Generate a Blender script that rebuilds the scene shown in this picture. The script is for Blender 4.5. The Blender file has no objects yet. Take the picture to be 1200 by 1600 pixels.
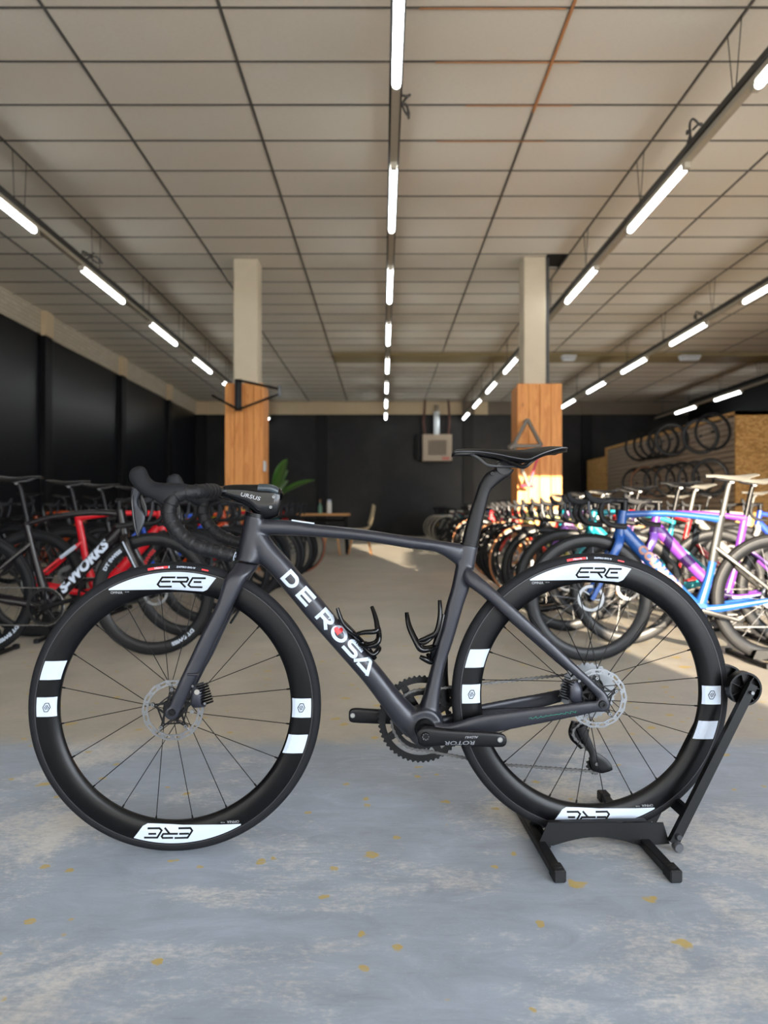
import bpy, bmesh, math, random
from mathutils import Vector, Matrix
from mathutils.bvhtree import BVHTree
PI = math.pi
random.seed(7)
SC = bpy.context.scene
COL = SC.collection

# ------------------------------------------------------------------ camera, world, sun, exposure
FPX, VX, VY, CH = 1148.0, 598.0, 798.0, 0.80      # focal length in pixels, vanishing point, eye height
cd = bpy.data.cameras.new('camera')
cam = bpy.data.objects.new('camera', cd)
COL.objects.link(cam)
cam.location = (0, 0, CH)
cam.rotation_euler = (PI / 2, 0, 0)
cd.sensor_fit = 'VERTICAL'
cd.sensor_height = 36.0
cd.sensor_width = 27.0
cd.lens = 36.0 * FPX / 1600.0
cd.shift_x = (600 - VX) / 1600.0
cd.shift_y = -(800 - VY) / 1600.0
cd.clip_start = 0.05
cd.clip_end = 300
cd.dof.use_dof = True
cd.dof.focus_distance = 1.72
cd.dof.aperture_fstop = 3.4
SC.camera = cam

w = bpy.data.worlds.new('sky')
SC.world = w
w.use_nodes = True
wn = w.node_tree
bg = wn.nodes['Background']
bg.inputs[0].default_value = (0.84, 0.92, 1.0, 1)
bg.inputs[1].default_value = 6.5

sd = bpy.data.lights.new('sun', 'SUN')
sd.energy = 10.5
sd.color = (1.0, 0.84, 0.62)
sd.angle = math.radians(0.22)
sun = bpy.data.objects.new('sun', sd)
COL.objects.link(sun)
sun.rotation_euler = Vector((-0.168, 1.0, -0.163)).to_track_quat('-Z', 'Y').to_euler()
sun.location = (6, -20, 8)

# sky portal in the shop front opening behind the camera (guides sampling only, adds no light)
pd = bpy.data.lights.new('shopfront_portal', 'AREA')
pd.shape = 'RECTANGLE'
pd.size, pd.size_y = 15.2, 3.56
pd.cycles.is_portal = True
po = bpy.data.objects.new('shopfront_portal', pd)
COL.objects.link(po)
po.location = (1.87, -4.05, 1.78)
po.rotation_euler = (PI / 2, 0, 0)

vs = SC.view_settings
vs.view_transform = 'Standard'
vs.look = 'None'
vs.gamma = 1.0
vs.use_curve_mapping = False
vs.exposure = 1.42
SC.cycles.max_bounces = 5
SC.cycles.diffuse_bounces = 4
SC.cycles.glossy_bounces = 2
SC.cycles.caustics_reflective = False
SC.cycles.caustics_refractive = False
SC.cycles.sample_clamp_indirect = 6.0

# ------------------------------------------------------------------ materials
def srgb(r, g, b):
    f = lambda c: (c / 255 / 12.92) if c / 255 <= 0.04045 else ((c / 255 + 0.055) / 1.055) ** 2.4
    return (f(r), f(g), f(b), 1)

MATS = {}
def mat(name, col, rough=0.5, metal=0.0, var=0.08, scale=30.0, bump=0.0, coat=0.0, emit=None, estr=0.0, spec=0.5):
    if name in MATS:
        return MATS[name]
    m = bpy.data.materials.new(name)
    m.use_nodes = True
    nt = m.node_tree
    b = nt.nodes['Principled BSDF']
    b.inputs['Roughness'].default_value = rough
    b.inputs['Metallic'].default_value = metal
    b.inputs['Specular IOR Level'].default_value = spec
    if coat:
        b.inputs['Coat Weight'].default_value = coat
        b.inputs['Coat Roughness'].default_value = 0.08
    tc = nt.nodes.new('ShaderNodeTexCoord')
    nz = nt.nodes.new('ShaderNodeTexNoise')
    nz.inputs['Scale'].default_value = scale
    nz.inputs['Detail'].default_value = 4
    nt.links.new(tc.outputs['Object'], nz.inputs['Vector'])
    mx = nt.nodes.new('ShaderNodeMix')
    mx.data_type = 'RGBA'
    nt.links.new(nz.outputs['Fac'], mx.inputs[0])
    c = tuple(col[:3])
    mx.inputs[6].default_value = tuple(max(0, x * (1 - var)) for x in c) + (1,)
    mx.inputs[7].default_value = tuple(min(1, x * (1 + var)) for x in c) + (1,)
    nt.links.new(mx.outputs[2], b.inputs['Base Color'])
    if bump:
        bp = nt.nodes.new('ShaderNodeBump')
        bp.inputs['Strength'].default_value = bump
        bp.inputs['Distance'].default_value = 0.002
        nt.links.new(nz.outputs['Fac'], bp.inputs['Height'])
        nt.links.new(bp.outputs[0], b.inputs['Normal'])
    if emit:
        b.inputs['Emission Color'].default_value = emit
        b.inputs['Emission Strength'].default_value = estr
    MATS[name] = m
    return m

class NT:
    """small helper to write node graphs"""
    def __init__(s, name):
        s.m = bpy.data.materials.new(name)
        s.m.use_nodes = True
        s.t = s.m.node_tree
        s.b = s.t.nodes['Principled BSDF']
        s.pos = s.t.nodes.new('ShaderNodeNewGeometry').outputs['Position']
        MATS[name] = s.m
    def n(s, typ, **kw):
        x = s.t.nodes.new(typ)
        for k, v in kw.items():
            setattr(x, k, v)
        return x
    def l(s, a, b):
        s.t.links.new(a, b)
    def mapped(s, sc=(1, 1, 1), loc=(0, 0, 0), rot=(0, 0, 0), src=None):
        x = s.n('ShaderNodeMapping')
        x.inputs['Scale'].default_value = sc
        x.inputs['Location'].default_value = loc
        x.inputs['Rotation'].default_value = rot
        s.l(src or s.pos, x.inputs['Vector'])
        return x.outputs[0]
    def noise(s, vec, scale, detail=5, rough=0.6, dist=0.0):
        x = s.n('ShaderNodeTexNoise')
        x.inputs['Scale'].default_value = scale
        x.inputs['Detail'].default_value = detail
        x.inputs['Roughness'].default_value = rough
        x.inputs['Distortion'].default_value = dist
        s.l(vec, x.inputs['Vector'])
        return x.outputs['Fac']
    def ramp(s, fac, stops):
        x = s.n('ShaderNodeValToRGB')
        e = x.color_ramp.elements
        while len(e) < len(stops):
            e.new(0.5)
        for el, (p, c) in zip(e, stops):
            el.position = p
            el.color = c if len(c) == 4 else (*c, 1)
        s.l(fac, x.inputs[0])
        return x.outputs[0]
    def math(s, op, a, b=None, clamp=False):
        x = s.n('ShaderNodeMath', operation=op, use_clamp=clamp)
        for i, v in enumerate((a, b)):
            if v is None:
                continue
            if isinstance(v, (int, float)):
                x.inputs[i].default_value = v
            else:
                s.l(v, x.inputs[i])
        return x.outputs[0]
    def mix(s, f, a, b):
        x = s.n('ShaderNodeMix', data_type='RGBA')
        for sock, v in ((x.inputs[0], f), (x.inputs[6], a), (x.inputs[7], b)):
            if isinstance(v, (int, float)):
                sock.default_value = v
            elif isinstance(v, tuple):
                sock.default_value = v
            else:
                s.l(v, sock)
        return x.outputs[2]
    def bump(s, h, strength=0.3, dist=0.002):
        x = s.n('ShaderNodeBump')
        x.inputs['Strength'].default_value = strength
        x.inputs['Distance'].default_value = dist
        s.l(h, x.inputs['Height'])
        s.l(x.outputs[0], s.b.inputs['Normal'])
    def sep(s, vec):
        x = s.n('ShaderNodeSeparateXYZ')
        s.l(vec, x.inputs[0])
        return x.outputs

K0, K1 = (0, 0, 0, 1), (1, 1, 1, 1)

def floor_material():
    g = NT('worn_painted_concrete')
    big = g.noise(g.mapped(loc=(0.35, 0.2, 0)), 1.5, 8, 0.68, 0.9)
    fine = g.noise(g.mapped(sc=(1, 1.6, 1)), 55, 6, 0.75)
    mid = g.noise(g.mapped(sc=(1, 2.2, 1), rot=(0, 0, 0.5)), 6, 7, 0.7, 0.8)
    scr = g.noise(g.mapped(sc=(1, 16, 1), rot=(0, 0, 0.35)), 9, 6, 0.75)
    scr2 = g.noise(g.mapped(sc=(1, 22, 1), rot=(0, 0, -0.5)), 7, 6, 0.7)
    # painted blue up to a ragged line about 2.5 m away, bare concrete beyond
    y = g.sep(g.pos)[1]
    edge = g.math('ADD', y, g.math('MULTIPLY', mid, 0.35))
    painted = g.ramp(g.math('MULTIPLY', edge, 0.2), [(0.530, K1), (0.556, K0)])
    wear = g.math('ADD', g.math('MULTIPLY', big, 0.60), g.math('ADD', g.math('MULTIPLY', fine, 0.24), g.math('ADD', g.math('MULTIPLY', mid, 0.14), g.math('MULTIPLY', scr, 0.12))))
    worn = g.ramp(wear, [(0.560, K0), (0.640, K1)])
    blue = g.ramp(mid, [(0.25, srgb(138, 147, 160)), (0.6, srgb(157, 168, 184)), (0.85, srgb(174, 184, 199))])
    bare = g.ramp(fine, [(0.2, srgb(188, 186, 183)), (0.7, srgb(216, 213, 208))])
    near = g.mix(g.math('MULTIPLY', worn, 0.85), blue, bare)
    conc = g.ramp(big, [(0.3, srgb(154, 148, 137)), (0.55, srgb(172, 165, 153)), (0.75, srgb(190, 183, 170))])
    conc = g.mix(g.math('MULTIPLY', g.ramp(fine, [(0.35, K0), (0.7, K1)]), 0.35), conc, srgb(206, 198, 184))
    col = g.mix(painted, conc, near)
    # dirty grey scuffs
    dirt = g.ramp(scr, [(0.55, K0), (0.70, K1)])
    dirt2 = g.ramp(scr2, [(0.62, K0), (0.76, K1)])
    soft = g.ramp(g.noise(g.mapped(loc=(3, 7, 0)), 2.3, 5, 0.6), [(0.40, K0), (0.72, K1)])
    col = g.mix(g.math('MULTIPLY', g.math('MAXIMUM', dirt, dirt2), g.math('MULTIPLY', soft, 0.75)), col, srgb(100, 99, 98))
    col = g.mix(g.math('MULTIPLY', soft, 0.30), col, srgb(118, 118, 120))
    light = g.ramp(g.noise(g.mapped(sc=(1, 3, 1), rot=(0, 0, 0.9)), 120, 4, 0.8), [(0.61, K0), (0.70, K1)])
    col = g.mix(g.math('MULTIPLY', light, 0.55), col, srgb(214, 212, 208))
    # ochre paint drips
    def drips(scale, keep, rad, loc, stretch):
        v = g.n('ShaderNodeTexVoronoi')
        v.inputs['Scale'].default_value = scale
        wob = g.n('ShaderNodeVectorMath', operation='ADD')
        nz = g.n('ShaderNodeTexNoise')
        nz.inputs['Scale'].default_value = scale * 3
        g.l(g.pos, nz.inputs['Vector'])
        sc = g.n('ShaderNodeVectorMath', operation='SCALE')
        g.l(nz.outputs['Color'], sc.inputs[0])
        sc.inputs['Scale'].default_value = 0.35 / scale
        g.l(g.mapped(sc=stretch, loc=loc), wob.inputs[0])
        g.l(sc.outputs[0], wob.inputs[1])
        g.l(wob.outputs[0], v.inputs['Vector'])
        near_ = g.ramp(v.outputs['Distance'], [(rad * 0.8, K1), (rad, K0)])
        pick = g.ramp(g.sep(v.outputs['Color'])[0], [(keep, K1), (keep + 0.01, K0)])
        return g.math('MULTIPLY', near_, pick)
    d1 = drips(7.0, 0.42, 0.15, (0.3, 0.1, 0), (1, 1.2, 0))
    d2 = drips(3.2, 0.40, 0.10, (1.7, 0.4, 0), (0.7, 1.1, 0))
    d3 = drips(14.0, 0.30, 0.17, (0.9, 2.4, 0), (1, 1, 0))
    d = g.math('MAXIMUM', g.math('MAXIMUM', d1, d2), d3)
    d = g.math('MULTIPLY', d, g.ramp(fine, [(0.25, K0), (0.5, K1)]))
    col = g.mix(g.math('MULTIPLY', d, 0.8), col, srgb(184, 156, 62))
    # expansion joints further back
    g.l(col, g.b.inputs['Base Color'])
    g.l(g.ramp(wear, [(0.4, (0.42, 0.42, 0.42, 1)), (0.7, (0.62, 0.62, 0.62, 1))]), g.b.inputs['Roughness'])
    g.bump(g.math('ADD', g.math('MULTIPLY', worn, -0.5), fine), 0.18, 0.002)
    return g.m

def ceiling_material():
    g = NT('cement_fibre_board')
    fib = g.noise(g.mapped(sc=(1, 9, 1)), 26, 5, 0.7)
    blot = g.noise(g.mapped(), 0.9, 4, 0.5)
    a = g.ramp(fib, [(0.3, srgb(206, 198, 184)), (0.7, srgb(224, 216, 202))])
    b = g.mix(g.math('MULTIPLY', g.ramp(blot, [(0.35, K0), (0.65, K1)]), 0.35), a, srgb(214, 198, 176))
    inf = g.n('ShaderNodeObjectInfo')
    b2 = g.mix(g.math('MULTIPLY', inf.outputs['Random'], 0.25), b, srgb(206, 196, 182))
    g.l(b2, g.b.inputs['Base Color'])
    g.b.inputs['Roughness'].default_value = 0.9
    g.bump(fib, 0.2, 0.002)
    return g.m

def brick_material(name, c1, c2, mortar, rough, axis='x', bump=0.5, glow_patch=None):
    g = NT(name)
    s = g.sep(g.pos)
    comb = g.n('ShaderNodeCombineXYZ')
    g.l(s[0] if axis == 'x' else s[1], comb.inputs[0])
    g.l(s[2], comb.inputs[1])
    br = g.n('ShaderNodeTexBrick')
    br.inputs['Color1'].default_value = c1
    br.inputs['Color2'].default_value = c2
    br.inputs['Mortar'].default_value = mortar
    br.inputs['Scale'].default_value = 1.0
    br.inputs['Mortar Size'].default_value = 0.006
    br.inputs['Brick Width'].default_value = 0.22
    br.inputs['Row Height'].default_value = 0.07
    g.l(comb.outputs[0], br.inputs['Vector'])
    col = br.outputs['Color']
    n = g.noise(g.mapped(), 0.8, 5, 0.6)
    if glow_patch:
        col = g.mix(g.math('MULTIPLY', g.ramp(n, [(0.45, K0), (0.65, K1)]), 0.6), col, glow_patch)
    g.l(col, g.b.inputs['Base Color'])
    g.b.inputs['Roughness'].default_value = rough
    g.bump(g.math('ADD', br.outputs['Fac'], g.math('MULTIPLY', g.noise(g.mapped(), 30), -0.5)), bump, 0.006)
    return g.m

def wood_material(name, c1, c2, knots, axis=2, scale=1.0):
    g = NT(name)
    st = [9, 9, 9]
    st[axis] = 0.7
    tc = g.n('ShaderNodeTexCoord').outputs['Object']
    inf = g.n('ShaderNodeObjectInfo').outputs['Random']
    off = g.n('ShaderNodeVectorMath', operation='ADD')
    cmb = g.n('ShaderNodeCombineXYZ')
    for i in range(3):
        g.l(g.math('MULTIPLY', inf, 17.0 + i * 5), cmb.inputs[i])
    g.l(g.mapped(sc=tuple(x * scale for x in st), src=tc), off.inputs[0])
    g.l(cmb.outputs[0], off.inputs[1])
    n = g.noise(off.outputs[0], 1.6, 5, 0.6, 1.2)
    wv = g.ramp(n, [(0.3, c1), (0.5, c2), (0.6, c1), (0.75, c2)])
    v = g.n('ShaderNodeTexVoronoi')
    v.inputs['Scale'].default_value = 2.2
    g.l(g.mapped(sc=(2, 2, 1) if axis == 2 else (1, 2, 2), src=tc), v.inputs['Vector'])
    k = g.ramp(v.outputs['Distance'], [(0.05, K1), (0.10, K0)])
    col = g.mix(g.math('MULTIPLY', k, 0.7), wv, knots)
    col = g.mix(g.math('MULTIPLY', inf, 0.25), col, c1)
    g.l(col, g.b.inputs['Base Color'])
    g.b.inputs['Roughness'].default_value = 0.6
    g.bump(n, 0.15, 0.002)
    return g.m

def osb_material():
    g = NT('osb_board')
    v = g.n('ShaderNodeTexVoronoi')
    v.inputs['Scale'].default_value = 22
    g.l(g.mapped(sc=(1, 1, 2.4)), v.inputs['Vector'])
    c = g.ramp(g.sep(v.outputs['Color'])[0], [(0.0, srgb(140, 98, 48)), (0.5, srgb(178, 132, 72)), (1.0, srgb(202, 160, 100))])
    g.l(c, g.b.inputs['Base Color'])
    g.b.inputs['Roughness'].default_value = 0.75
    return g.m

M_FLOOR = floor_material()
M_CEIL = ceiling_material()
M_JOINT = mat('ceiling_joint_shadow_gap', srgb(26, 24, 22), 0.9)
M_BARS = mat('grey_ceiling_rail', srgb(96, 92, 88), 0.5, 0.2)
M_SUNTINT = mat('sun_tinted_ceiling_rail', srgb(188, 130, 84), 0.5, 0.2)  # orange of reflected sun put into the rail colour
M_BLACKWALL = brick_material('black_painted_brick', srgb(15, 15, 17), srgb(19, 19, 21), srgb(12, 12, 14), 0.45, 'x', 0.6, srgb(46, 44, 41))  # last colour paints glow from the sunlit floor as lighter patches
MATS['black_painted_brick'].node_tree.nodes['Principled BSDF'].inputs['Specular IOR Level'].default_value = 0.25
M_PANEL = mat('black_painted_panel', srgb(11, 12, 16), 0.34, 0, 0.35, 3.0, 0.2, spec=0.28)
M_PILASTER = mat('black_pilaster', srgb(7, 7, 9), 0.5, 0, 0.2, 5, spec=0.2)
M_CREAMBRICK = brick_material('cream_painted_brick', srgb(196, 184, 164), srgb(186, 173, 152), srgb(166, 154, 134), 0.7, 'y', 0.6)
M_CREAM = mat('cream_painted_beam', srgb(206, 184, 150), 0.7, 0, 0.08, 4, 0.1)
M_CONC = mat('pale_painted_concrete', srgb(204, 190, 166), 0.75, 0, 0.07, 6, 0.15)
M_PLANK = wood_material('pine_plank', srgb(206, 128, 62), srgb(232, 160, 88), srgb(140, 80, 36))
M_OAK = wood_material('oak_table', srgb(172, 118, 66), srgb(200, 146, 88), srgb(130, 84, 44), axis=0)
M_OSB = osb_material()
M_SLAT = wood_material('grey_brown_slat', srgb(126, 108, 92), srgb(146, 128, 110), srgb(104, 88, 74), axis=1)
M_RAIL = mat('pale_light_rail', srgb(176, 168, 152), 0.5, 0.2)
M_RAILD = mat('dark_cable_tray', srgb(58, 56, 54), 0.6, 0.2)
M_TUBE = mat('lit_fluorescent_tube', (1, 1, 1, 1), 0.4, 0, 0, emit=(0.90, 0.97, 1.0, 1), estr=6.0)
M_WIRE = mat('hanger_wire', srgb(70, 66, 62), 0.5, 0.5)

# ------------------------------------------------------------------ mesh helpers
def finish(o, smooth=True, ang=38):
    me = o.data
    if smooth:
        me.shade_smooth()
        me.set_sharp_from_angle(angle=math.radians(ang))
    return o

class MB:
    def __init__(s):
        s.v, s.f = [], []
    def add(s, vs, fs):
        k = len(s.v)
        s.v += [tuple(p) for p in vs]
        s.f += [tuple(i + k for i in f) for f in fs]
        return s
    def box(s, c, d, rot=None):
        x, y, z = (q / 2 for q in d)
        P = [Vector(p) for p in ((-x, -y, -z), (x, -y, -z), (x, y, -z), (-x, y, -z), (-x, -y, z), (x, -y, z), (x, y, z), (-x, y, z))]
        if rot is not None:
            P = [rot @ p for p in P]
        c = Vector(c)
        return s.add([p + c for p in P], [(0, 3, 2, 1), (4, 5, 6, 7), (0, 1, 5, 4), (1, 2, 6, 5), (2, 3, 7, 6), (3, 0, 4, 7)])
    def box2(s, a, b):
        return s.box([(p + q) / 2 for p, q in zip(a, b)], [abs(q - p) for p, q in zip(a, b)])
    def cbox(s, a, b, ch):
        """box a-b with chamfered vertical and horizontal edges"""
        c = [(p + q) / 2 for p, q in zip(a, b)]
        h = [abs(q - p) / 2 for p, q in zip(a, b)]
        bm = bmesh.new()
        bmesh.ops.create_cube(bm, size=2.0)
        for v in bm.verts:
            v.co = Vector((v.co.x * h[0], v.co.y * h[1], v.co.z * h[2])) + Vector(c)
        bmesh.ops.bevel(bm, geom=bm.edges[:], offset=ch, segments=1, affect='EDGES', profile=0.5)
        bm.verts.index_update()
        s.add([v.co.copy() for v in bm.verts], [tuple(v.index for v in f.verts) for f in bm.faces])
        bm.free()
        return s
    def rings(s, R, cap=True, closed=False):
        n = len(R[0])
        vs = [p for r in R for p in r]
        fs = []
        m = len(R)
        for i in range(m if closed else m - 1):
            j = (i + 1) % m
            for k in range(n):
                l = (k + 1) % n
                fs.append((i * n + k, i * n + l, j * n + l, j * n + k))
        if cap and not closed:
            fs.append(tuple(reversed(range(n))))
            fs.append(tuple((m - 1) * n + k for k in range(n)))
        return s.add(vs, fs)
    def tube(s, pts, r, n=8, cap=True, closed=False, flat=None):
        """round tube along 3-D points; r number or list; flat=(axis vector, factor) squashes it"""
        P = [Vector(p) for p in pts]
        m = len(P)
        rr = r if isinstance(r, (list, tuple)) else [r] * m
        R = []
        t0 = (P[1] - P[0]).normalized()
        nrm = t0.orthogonal().normalized()
        for i in range(m):
            if closed:
                t = (P[(i + 1) % m] - P[i - 1]).normalized()
            else:
                t = ((P[min(i + 1, m - 1)] - P[i]).normalized() + (P[i] - P[max(i - 1, 0)]).normalized())
                t = t.normalized() if t.length > 1e-6 else t0
            nrm = (nrm - t * nrm.dot(t))
            nrm = nrm.normalized() if nrm.length > 1e-6 else t.orthogonal().normalized()
            b = t.cross(nrm)
            ring = []
            for k in range(n):
                a = 2 * PI * k / n
                q = (nrm * math.cos(a) + b * math.sin(a)) * rr[i]
                if flat:
                    ax = Vector(flat[0]).normalized()
                    q = q + ax * q.dot(ax) * (flat[1] - 1)
                ring.append(P[i] + q)
            R.append(ring)
        return s.rings(R, cap, closed)
    def lathe(s, prof, c=(0, 0, 0), n=48, closed=True, axis='y'):
        """revolve (r, y) profile about the y axis through c"""
        R = []
        for k in range(n):
            a = 2 * PI * k / n
            ca, sa = math.cos(a), math.sin(a)
            if axis == 'y':
                R.append([(c[0] + r * ca, c[1] + h, c[2] + r * sa) for r, h in prof])
            elif axis == 'z':
                R.append([(c[0] + r * ca, c[1] - r * sa, c[2] + h) for r, h in prof])
            else:
                R.append([(c[0] + h, c[1] + r * ca, c[2] + r * sa) for r, h in prof])
        m = len(prof)
        vs = [p for r in R for p in r]
        fs = []
        for i in range(n):
            j = (i + 1) % n
            for k in range(m if closed else m - 1):
                l = (k + 1) % m
                fs.append((i * m + k, j * m + k, j * m + l, i * m + l))
        return s.add(vs, fs)
    def cyl(s, c, r, h, n=20, axis='y', r2=None):
        """solid cylinder centred at c along an axis"""
        r2 = r if r2 is None else r2
        return s.lathe([(0.0001, -h / 2), (r, -h / 2), (r2, h / 2), (0.0001, h / 2)], c, n, False, axis)
    def prism(s, poly, y0, y1, inner=None):
        """extrude an (x, z) polygon from y0 to y1"""
        n = len(poly)
        vs = [(x, y0, z) for x, z in poly] + [(x, y1, z) for x, z in poly]
        fs = [tuple(range(n)), tuple(reversed(range(n, 2 * n)))]
        fs += [(k, k + n, (k + 1) % n + n, (k + 1) % n) for k in range(n)]
        return s.add(vs, fs)
    def band(s, outer, inner, y0, y1):
        """flat ring between two closed (x, z) outlines of equal length, thick from y0 to y1"""
        n = len(outer)
        R = [[(x, y0, z) for x, z in outer], [(x, y1, z) for x, z in outer], [(x, y1, z) for x, z in inner], [(x, y0, z) for x, z in inner]]
        return s.rings(R, False, True)
    def mesh(s, name):
        me = bpy.data.meshes.new(name)
        me.from_pydata(s.v, [], s.f)
        bm = bmesh.new()
        bm.from_mesh(me)
        bmesh.ops.recalc_face_normals(bm, faces=bm.faces)
        bm.to_mesh(me)
        bm.free()
        return me
    def obj(s, name, m, parent=None, smooth=True, ang=38, loc=None):
        o = bpy.data.objects.new(name, s.mesh(name))
        COL.objects.link(o)
        if m is not None:
            o.data.materials.append(m)
        if parent is not None:
            o.parent = parent
        if loc is not None:
            o.location = loc
        return finish(o, smooth, ang)

def empty(name, loc=(0, 0, 0), rz=0.0, parent=None):
    o = bpy.data.objects.new(name, None)
    COL.objects.link(o)
    o.location = loc
    o.rotation_euler = (0, 0, rz)
    o.empty_display_size = 0.1
    if parent is not None:
        o.parent = parent
    return o

def tag(o, label, cat, group=None, kind=None):
    o['label'] = label
    o['category'] = cat
    if group:
        o['group'] = group
    if kind:
        o['kind'] = kind
    return o

def struct(o, label=None, cat=None):
    o['kind'] = 'structure'
    if label:
        o['label'] = label
    if cat:
        o['category'] = cat
    return o

def child(src, name, mesh_data, parent, m=None, loc=(0, 0, 0), rot=(0, 0, 0)):
    o = bpy.data.objects.new(name, mesh_data)
    COL.objects.link(o)
    o.parent = parent
    o.location = loc
    o.rotation_euler = rot
    if m is not None:
        if not mesh_data.materials:
            mesh_data.materials.append(m)
        o.material_slots[0].link = 'OBJECT'
        o.material_slots[0].material = m
    return o

def crom(pts, sub=5):
    """Catmull-Rom resample of a list of equal-length number tuples"""
    P = [tuple(p) for p in pts]
    out = []
    n = len(P)
    for i in range(n - 1):
        p0, p1, p2, p3 = P[max(i - 1, 0)], P[i], P[i + 1], P[min(i + 2, n - 1)]
        for k in range(sub):
            t = k / sub
            out.append(tuple(0.5 * (2 * b + (c - a) * t + (2 * a - 5 * b + 4 * c - d) * t * t + (3 * b - a - 3 * c + d) * t ** 3)
                             for a, b, c, d in zip(p0, p1, p2, p3)))
    out.append(P[-1])
    return out

def ellring(c, h, lat, n=20, e=2.4):
    """superellipse ring: c + h cos + lat sin"""
    R = []
    for k in range(n):
        a = 2 * PI * k / n
        ca, sa = math.cos(a), math.sin(a)
        fa = math.copysign(abs(ca) ** (2 / e), ca)
        fb = math.copysign(abs(sa) ** (2 / e), sa)
        R.append(c + h * fa + lat * fb)
    return R

# ------------------------------------------------------------------ the room
XL, XR, YB, YF, ZC = -5.86, 9.6, 23.1, -4.1, 4.24
ROW, COLW, X0 = 0.6, 1.2, 0.09

struct(MB().box2((XL - 0.3, YF - 0.3, -0.2), (XR + 0.3, YB + 0.3, 0)).obj('floor', M_FLOOR, smooth=False),
       'worn concrete floor, painted grey blue close by and bare further back', 'floor')

# ceiling: dark backing, single fibre boards below it
ceiling = struct(MB().box2((XL - 0.3, YF - 0.3, ZC + 0.02), (XR + 0.3, YB + 0.3, ZC + 0.2)).obj('ceiling', M_JOINT, smooth=False),
                 'suspended ceiling of pale fibre boards with dark joints', 'ceiling')
def tile_mesh(wd, ln):
    gx, gy = 0.011, 0.010
    return MB().cbox((-wd / 2 + gx, -ln / 2 + gy, 0), (wd / 2 - gx, ln / 2 - gy, 0.03), 0.003)
tm = tile_mesh(COLW, ROW).mesh('ceiling_board')
tm.materials.append(M_CEIL)
# joints cross the picture at depths Y = f*H/dy ; first seen at Y = 5.0
YJ = 1148 * 3.44 / 789.0
rest = MB()
cols = range(-5, 8)
count = 0
for r in range(-16, 32):
    y0 = YJ + r * ROW
    yc = y0 + ROW / 2
    if yc < YF or yc > YB:
        continue
    for c in cols:
        xc = X0 + (c + 0.5) * COLW
        a, b = max(xc - COLW / 2, XL), min(xc + COLW / 2, XR)
        if b - a < 0.05:
            continue
        # the missing board behind the pillar
        if c == 1 and 9.95 < yc < 10.5:
            rest.box2((a + 0.011, y0 + 0.007, ZC - 0.012), (2.2, y0 + ROW - 0.007, ZC + 0.018))
            continue
        seen = 4.4 < yc < 15.4 and abs(xc) - 0.6 < 0.53 * (yc + 0.3)
        if seen and b - a > 1.1 and count < 298:
            o = bpy.data.objects.new('ceiling_board', tm)
            COL.objects.link(o)
            o.parent = ceiling
            o.location = (xc, yc, ZC - 0.012 + random.uniform(-0.0015, 0.0015))
            o.rotation_euler = (random.uniform(-0.002, 0.002), random.uniform(-0.001, 0.001), 0)
            count += 1
        else:
            rest.box2((a + 0.011, y0 + 0.007, ZC - 0.012), (b - 0.011, y0 + ROW - 0.007, ZC + 0.018))
ro = rest.obj('ceiling_boards_beyond', M_CEIL, ceiling, smooth=False)
ro['kind'] = 'stuff'
# long rails below the joints
for c in range(-5, 9):
    x = X0 + c * COLW
    if XL < x < XR:
        MB().box2((x - 0.007, YF, ZC - 0.02), (x + 0.007, YB, ZC - 0.004)).obj('ceiling_rail', M_BARS, ceiling, smooth=False)
MB().box2((X0 + COLW - 0.010, 4.0, ZC - 0.024), (X0 + COLW + 0.010, 6.3, ZC - 0.019)).obj('ceiling_rail_sun_tint', M_SUNTINT, ceiling, smooth=False)  # sun reflection on the near rails, painted as thin orange strips
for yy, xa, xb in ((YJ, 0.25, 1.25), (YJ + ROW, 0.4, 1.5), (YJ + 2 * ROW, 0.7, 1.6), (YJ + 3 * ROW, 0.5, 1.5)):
    MB().box2((xa, yy - 0.006, ZC - 0.0225), (xb, yy + 0.006, ZC - 0.0185)).obj('ceiling_rail_sun_tint', M_SUNTINT, ceiling, smooth=False)

for r in range(-2, 31):
    y = YJ + r * ROW
    MB().box2((XL, y - 0.005, ZC - 0.018), (XR, y + 0.005, ZC - 0.008)).obj('cross_rail', mat('dark_cross_rail', srgb(78, 73, 67), 0.6), ceiling, smooth=False)
# walls
wl = struct(MB().box2((XL - 0.2, YF, 0), (XL, YB, 3.82)).obj('wall_left', M_PANEL, smooth=False), 'glossy black painted wall below a cream brick band', 'wall')
struct(MB().box2((XL - 0.2, YF, 3.82), (XL + 0.02, YB, ZC + 0.02)).obj('trim_1', M_CREAMBRICK, smooth=False), 'cream brick band above the black side wall', 'trim')
for y in (2.2, 5.6, 9.0, 12.7, 16.4, 20.0):
    MB().box2((XL, y - 0.13, 0), (XL + 0.09, y + 0.13, 3.80)).obj('pilaster', M_PILASTER, wl, smooth=False)
    MB().box2((XL + 0.02, y - 0.15, 3.80), (XL + 0.11, y + 0.15, ZC - 0.02)).obj('pilaster_cap', M_CREAM, wl, smooth=False)
wb = struct(MB().box2((XL - 0.2, YB, 0), (XR + 0.2, YB + 0.2, 3.82)).obj('wall_back', M_BLACKWALL, smooth=False), 'black painted brick wall at the far end', 'wall')
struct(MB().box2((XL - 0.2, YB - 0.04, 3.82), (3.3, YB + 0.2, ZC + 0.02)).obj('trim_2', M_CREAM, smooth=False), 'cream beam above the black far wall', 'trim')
struct(MB().box2((3.3, YB - 0.04, 3.82), (XR + 0.2, YB + 0.2, ZC + 0.02)).obj('trim_3', mat('grey_beam', srgb(112, 100, 86), 0.7, 0, 0.1, 4), smooth=False), 'dull grey brown beam above the far wall, beyond the heater', 'trim')
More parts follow.
